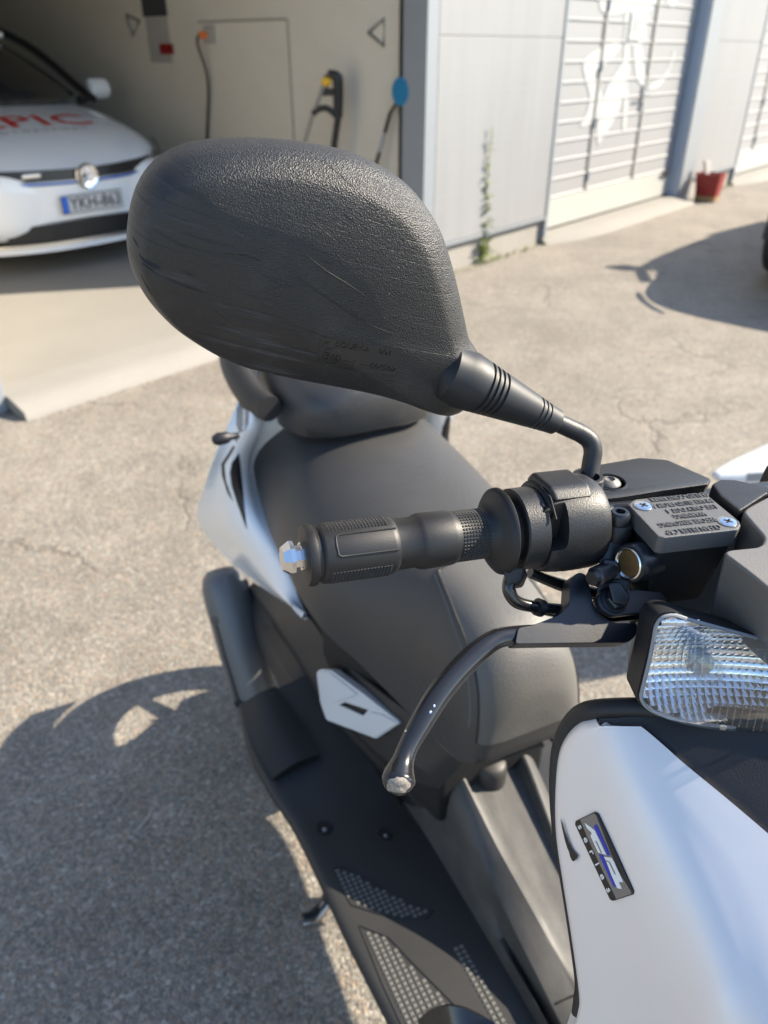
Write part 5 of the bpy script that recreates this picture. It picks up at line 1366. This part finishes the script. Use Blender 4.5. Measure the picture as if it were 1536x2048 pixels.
# ---- mirror
Nm = Vector((.20, -.96, -.17)).normalized(); mp0 = P(600, 540, .42)
mir_px = [(248, 478), (253, 418), (272, 362), (309, 319), (360, 292), (425, 281), (500, 279), (570, 282), (640, 292), (700, 305), (760, 329), (812, 361), (852, 402), (884, 453), (905, 512), (920, 570), (933, 630), (944, 678), (964, 712), (962, 758), (946, 800), (914, 822), (880, 815), (838, 799), (790, 784), (740, 772), (680, 760), (600, 745), (525, 729), (460, 710), (400, 680), (342, 641), (300, 600), (272, 560), (255, 520)]
K_ = .982
out0 = [PP(a, b, mp0, Nm) for a, b in mir_px]
mc = PP(525, 575, mp0, Nm)
out = cmclosed([mc+(p-mc)*K_ for p in out0], 4)
prof = [(.90, -.014), (.965, -.0135), (.992, -.011), (1.0, -.005), (1.0, .001), (.994, .0052), (.975, .0100), (.945, .0145), (.910, .0182), (.886, .0203), (.870, .0214), (.85, .0222), (.80, .0236), (.68, .0262), (.54, .0283), (.40, .0297), (.25, .0306), (.10, .0311), (.02, .0312)]
mrings = [[mc+(p-mc)*k+Nm*h for p in out] for k, h in prof]
mvf = loft(mrings)
mirror = mk('mirror_housing', mvf, 'mirror_shell', sco, ang=75)
mx_ = (PP(900, 640, mp0, Nm)-PP(300, 480, mp0, Nm)).normalized(); my_ = Nm.cross(mx_)
at = mirror.data.attributes.new('flat', 'FLOAT_VECTOR', 'POINT')
Mr = XF['scooter'].inverted()
for i, v in enumerate(mirror.data.vertices):
    p = Mr @ v.co-mc; at.data[i].vector = (p.dot(mx_), p.dot(my_), 0)
mk('mirror_glass', prismn([mc+(p-mc)*.90-Nm*.0142 for p in out[::2]], -Nm*.001), 'chrome', mirror)
mtree = bvh_of(mvf)
def wrapm(vf2, o, ex, ey, lift):
    V = []
    for v in vf2[0]:
        p = o+ex*v.x+ey*v.y; h, nn, i, t = mtree.ray_cast(p+Nm*.2, -Nm)
        V.append((h if h else p)+Nm*(lift+v.z))
    return V, vf2[1]
c4 = [PP(a, b, mp0+Nm*.03, Nm) for a, b in ((642, 672), (807, 701), (797, 755), (633, 729))]
pv, pf = subdiv_poly(c4, .004); o_ = Vector((0, 0, 0))
pl_v = []
for p in pv:
    h = mtree.ray_cast(p+Nm*.2, -Nm)[0]; pl_v.append((h or p)+Nm*.00025)
stamp = mk('stamped_panel', (pl_v, pf), 'stamp_plastic', mirror)
tx = (c4[1]-c4[0]).normalized(); ty = Nm.cross(tx)
def mt(px, py): return PP(px, py, mp0+Nm*.03, Nm)
for body, q, s_, sp in (('K', (652, 688), .0052, 1), ('SOURCE', (707, 694), .0050, 1.05), ('001', (772, 707), .0050, 1.1), ('E', (652, 713), .0058, 1), ('13', (669, 716), .0050, 1), ('I', (708, 727), .0050, 1), ('004502', (767, 738), .0050, 1.05)):
    mk('stamped_lettering', wrapm(text2(body, s_, .0003, space=sp, bold=.00004), mt(*q), tx*1.05, ty, .0005), 'stamp_plastic', stamp, smooth=False)
for q0_, q1_ in (((687, 721), (702, 724)), ((720, 729), (735, 732))):
    a, b = mt(*q0_), mt(*q1_); n_ = [a.lerp(b, k/3) for k in range(4)]
    n_ = [(mtree.ray_cast(p+Nm*.2, -Nm)[0] or p)+Nm*.0004 for p in n_]; mk('stamped_dash', tube(n_, .0003, 6), 'stamp_plastic', stamp)
cc_ = mt(662, 713); rg_ = [cc_+tx*.0056*math.cos(a)+ty*.0053*math.sin(a) for a in [2*math.pi*k/32 for k in range(33)]]
mk('stamped_circle', tube([(mtree.ray_cast(p+Nm*.2, -Nm)[0] or p)+Nm*.0004 for p in rg_], .00035, 6), 'stamp_plastic', stamp)
# gouges on the shell
def gouge(pts, w, m='decal_black', name='scratch'):
    q = [PP(a, b, mp0+Nm*.03, Nm) for a, b in pts]; q = cm(q, 5)
    q = [(mtree.ray_cast(p+Nm*.2, -Nm)[0] or p)+Nm*.00005 for p in q]
    n_ = len(q); w *= .7; mk(name, tube(q, [w*(.25+.75*math.sin(math.pi*k/(n_-1))) for k in range(n_)], 6), m, mirror)
rs_ = random.Random(11)
for pts, w in (([(276, 528), (292, 540), (318, 549)], .0011), ([(280, 541), (300, 551), (318, 562)], .0007), ([(284, 533), (305, 540), (322, 546)], .0008), ([(332, 564), (370, 577), (410, 588)], .00045), ([(360, 545), (378, 551), (392, 554)], .0005),
               ([(440, 508), (475, 510), (505, 516), (530, 527)], .0004), ([(590, 552), (640, 585), (690, 620), (740, 655)], .0004), ([(600, 500), (650, 540), (700, 572), (740, 600)], .0005), ([(655, 345), (690, 368), (730, 402), (765, 430)], .0002), ([(560, 640), (640, 668), (700, 690)], .0003),
               ([(690, 610), (740, 650), (790, 672)], .0004), ([(300, 470), (350, 490), (400, 520)], .00025), ([(280, 570), (292, 590), (302, 606)], .0006), ([(262, 500), (268, 508), (276, 516)], .0005)):
    gouge(pts, w)
for k in range(9):
    x, y = rs_.uniform(300, 760), rs_.uniform(430, 620); L = rs_.uniform(18, 80); an_ = rad(rs_.uniform(22, 42))
    gouge([(x, y), (x+L*.5*math.cos(an_), y+L*.5*math.sin(an_)+rs_.uniform(-2, 2)), (x+L*math.cos(an_), y+L*math.sin(an_))], rs_.uniform(.00008, .00018), 'decal_black' if rs_.random() < .9 else 'grey_plastic')
# boot
q0, q1 = P(876, 735, .462), P(1114, 845, .494)
bx = (q1-q0); LBt = bx.length; bxn = bx.normalized()
bprof = [(0, .010), (.006, .017), (LBt*.17, .0172), (LBt*.22, .0182)]
def br(t): return .0184+(.0080-.0184)*max(0, (t/LBt-.22)/.78)**.95
for g0 in (.335, .378, .421, .464):
    bprof += [(LBt*(g0-.013), br(LBt*(g0-.013))), (LBt*(g0-.006), br(LBt*g0)-.0013), (LBt*(g0+.006), br(LBt*g0)-.0014), (LBt*(g0+.013), br(LBt*(g0+.013)))]
bprof += [(LBt*.58, br(LBt*.58)), (LBt*.70, br(LBt*.70))]
for g0 in (.79, .83, .87):
    bprof += [(LBt*(g0-.012), br(LBt*(g0-.012))), (LBt*(g0-.005), br(LBt*g0)-.0009), (LBt*(g0+.005), br(LBt*g0)-.0009), (LBt*(g0+.012), br(LBt*(g0+.012)))]
bprof += [(LBt*.94, br(LBt*.94)), (LBt*.985, br(LBt*.97)), (LBt, .0068)]
mk('mirror_boot', lathe(q0, bxn, bprof, 48), 'boot_rubber', sco, ang=38)
mk('mirror_stem', tube([q1-bxn*.02, P(1140, 857, .496), P(1163, 868, .498), P(1180, 882, .499), P(1186, 902, .500), P(1182, 930, .501), P(1174, 985, .502)], .0060, 20, 8), 'black_plastic', sco)

# ---- white scooter parked beyond, only the tip of its bodywork shows
ms = PZ(1424, 950, .52)
wm = thing('white_moped', 'white bodywork of another moped showing behind the black bar cover', 'moped', (ms.x+.3, ms.y+.1, 0), math.radians(20))
m_dir = Vector((.93, .36, 0)); m_n = Vector((-.36, .93, 0))
def mo(a, b, z): return Vector((ms.x, ms.y, z))+m_dir*a+m_n*b
mring = []
for a, w, zb_, zt_ in ((0, .012, .508, .522), (.06, .035, .485, .538), (.18, .065, .45, .558), (.4, .12, .40, .585), (.7, .15, .36, .60), (1.0, .14, .34, .58), (1.25, .08, .36, .52)):
    mring.append([mo(a, w*math.cos(t), (zb_+zt_)/2+(zt_-zb_)/2*math.sin(t)) for t in [2*math.pi*k/16 for k in range(16)]])
mk('fairing', loft(mring), 'white_paint', wm, ang=40, sub=1)
mk('side_stripe', skin([[mo(a, -w*1.0, z+.010), mo(a, -w*1.03, z-.010)] for a, w, z in ((.07, .036, .518), (.18, .063, .516), (.4, .118, .512), (.7, .148, .50))], 1, 4, .004, back=m_n), 'decal_grey', wm)
for a in (.12, 1.2):
    c_ = mo(a, 0, .22); wl = mk('wheel', lathe(c_-m_n*.045, m_n, [(0, .13), (.01, .195), (.045, .215), (.08, .195), (.09, .13)], 40), 'tyre', wm)
    mk('rim', lathe(c_-m_n*.03, m_n, [(0, .135), (.03, .11), (.03, .03), (.045, .03), (.06, .135)], 30), 'steel_grey', wl)
mk('fork', tube([mo(.12, .06, .22), mo(.2, .05, .47)], .016, 10), 'black_metal', wm)
mk('fork', tube([mo(.12, -.06, .22), mo(.2, -.05, .47)], .016, 10), 'black_metal', wm)
mk('engine', box(mo(.8, 0, .30), m_dir, m_n, UP, (.26, .09, .11)), 'black_metal', wm, bevel=.03)
mk('seat', loft([[mo(a, w*math.cos(t), .60+.035*math.sin(t)) for t in [2*math.pi*k/14 for k in range(14)]] for a, w in ((.55, .03), (.6, .09), (.85, .11), (1.15, .10), (1.2, .03))]), 'seat_vinyl', wm)
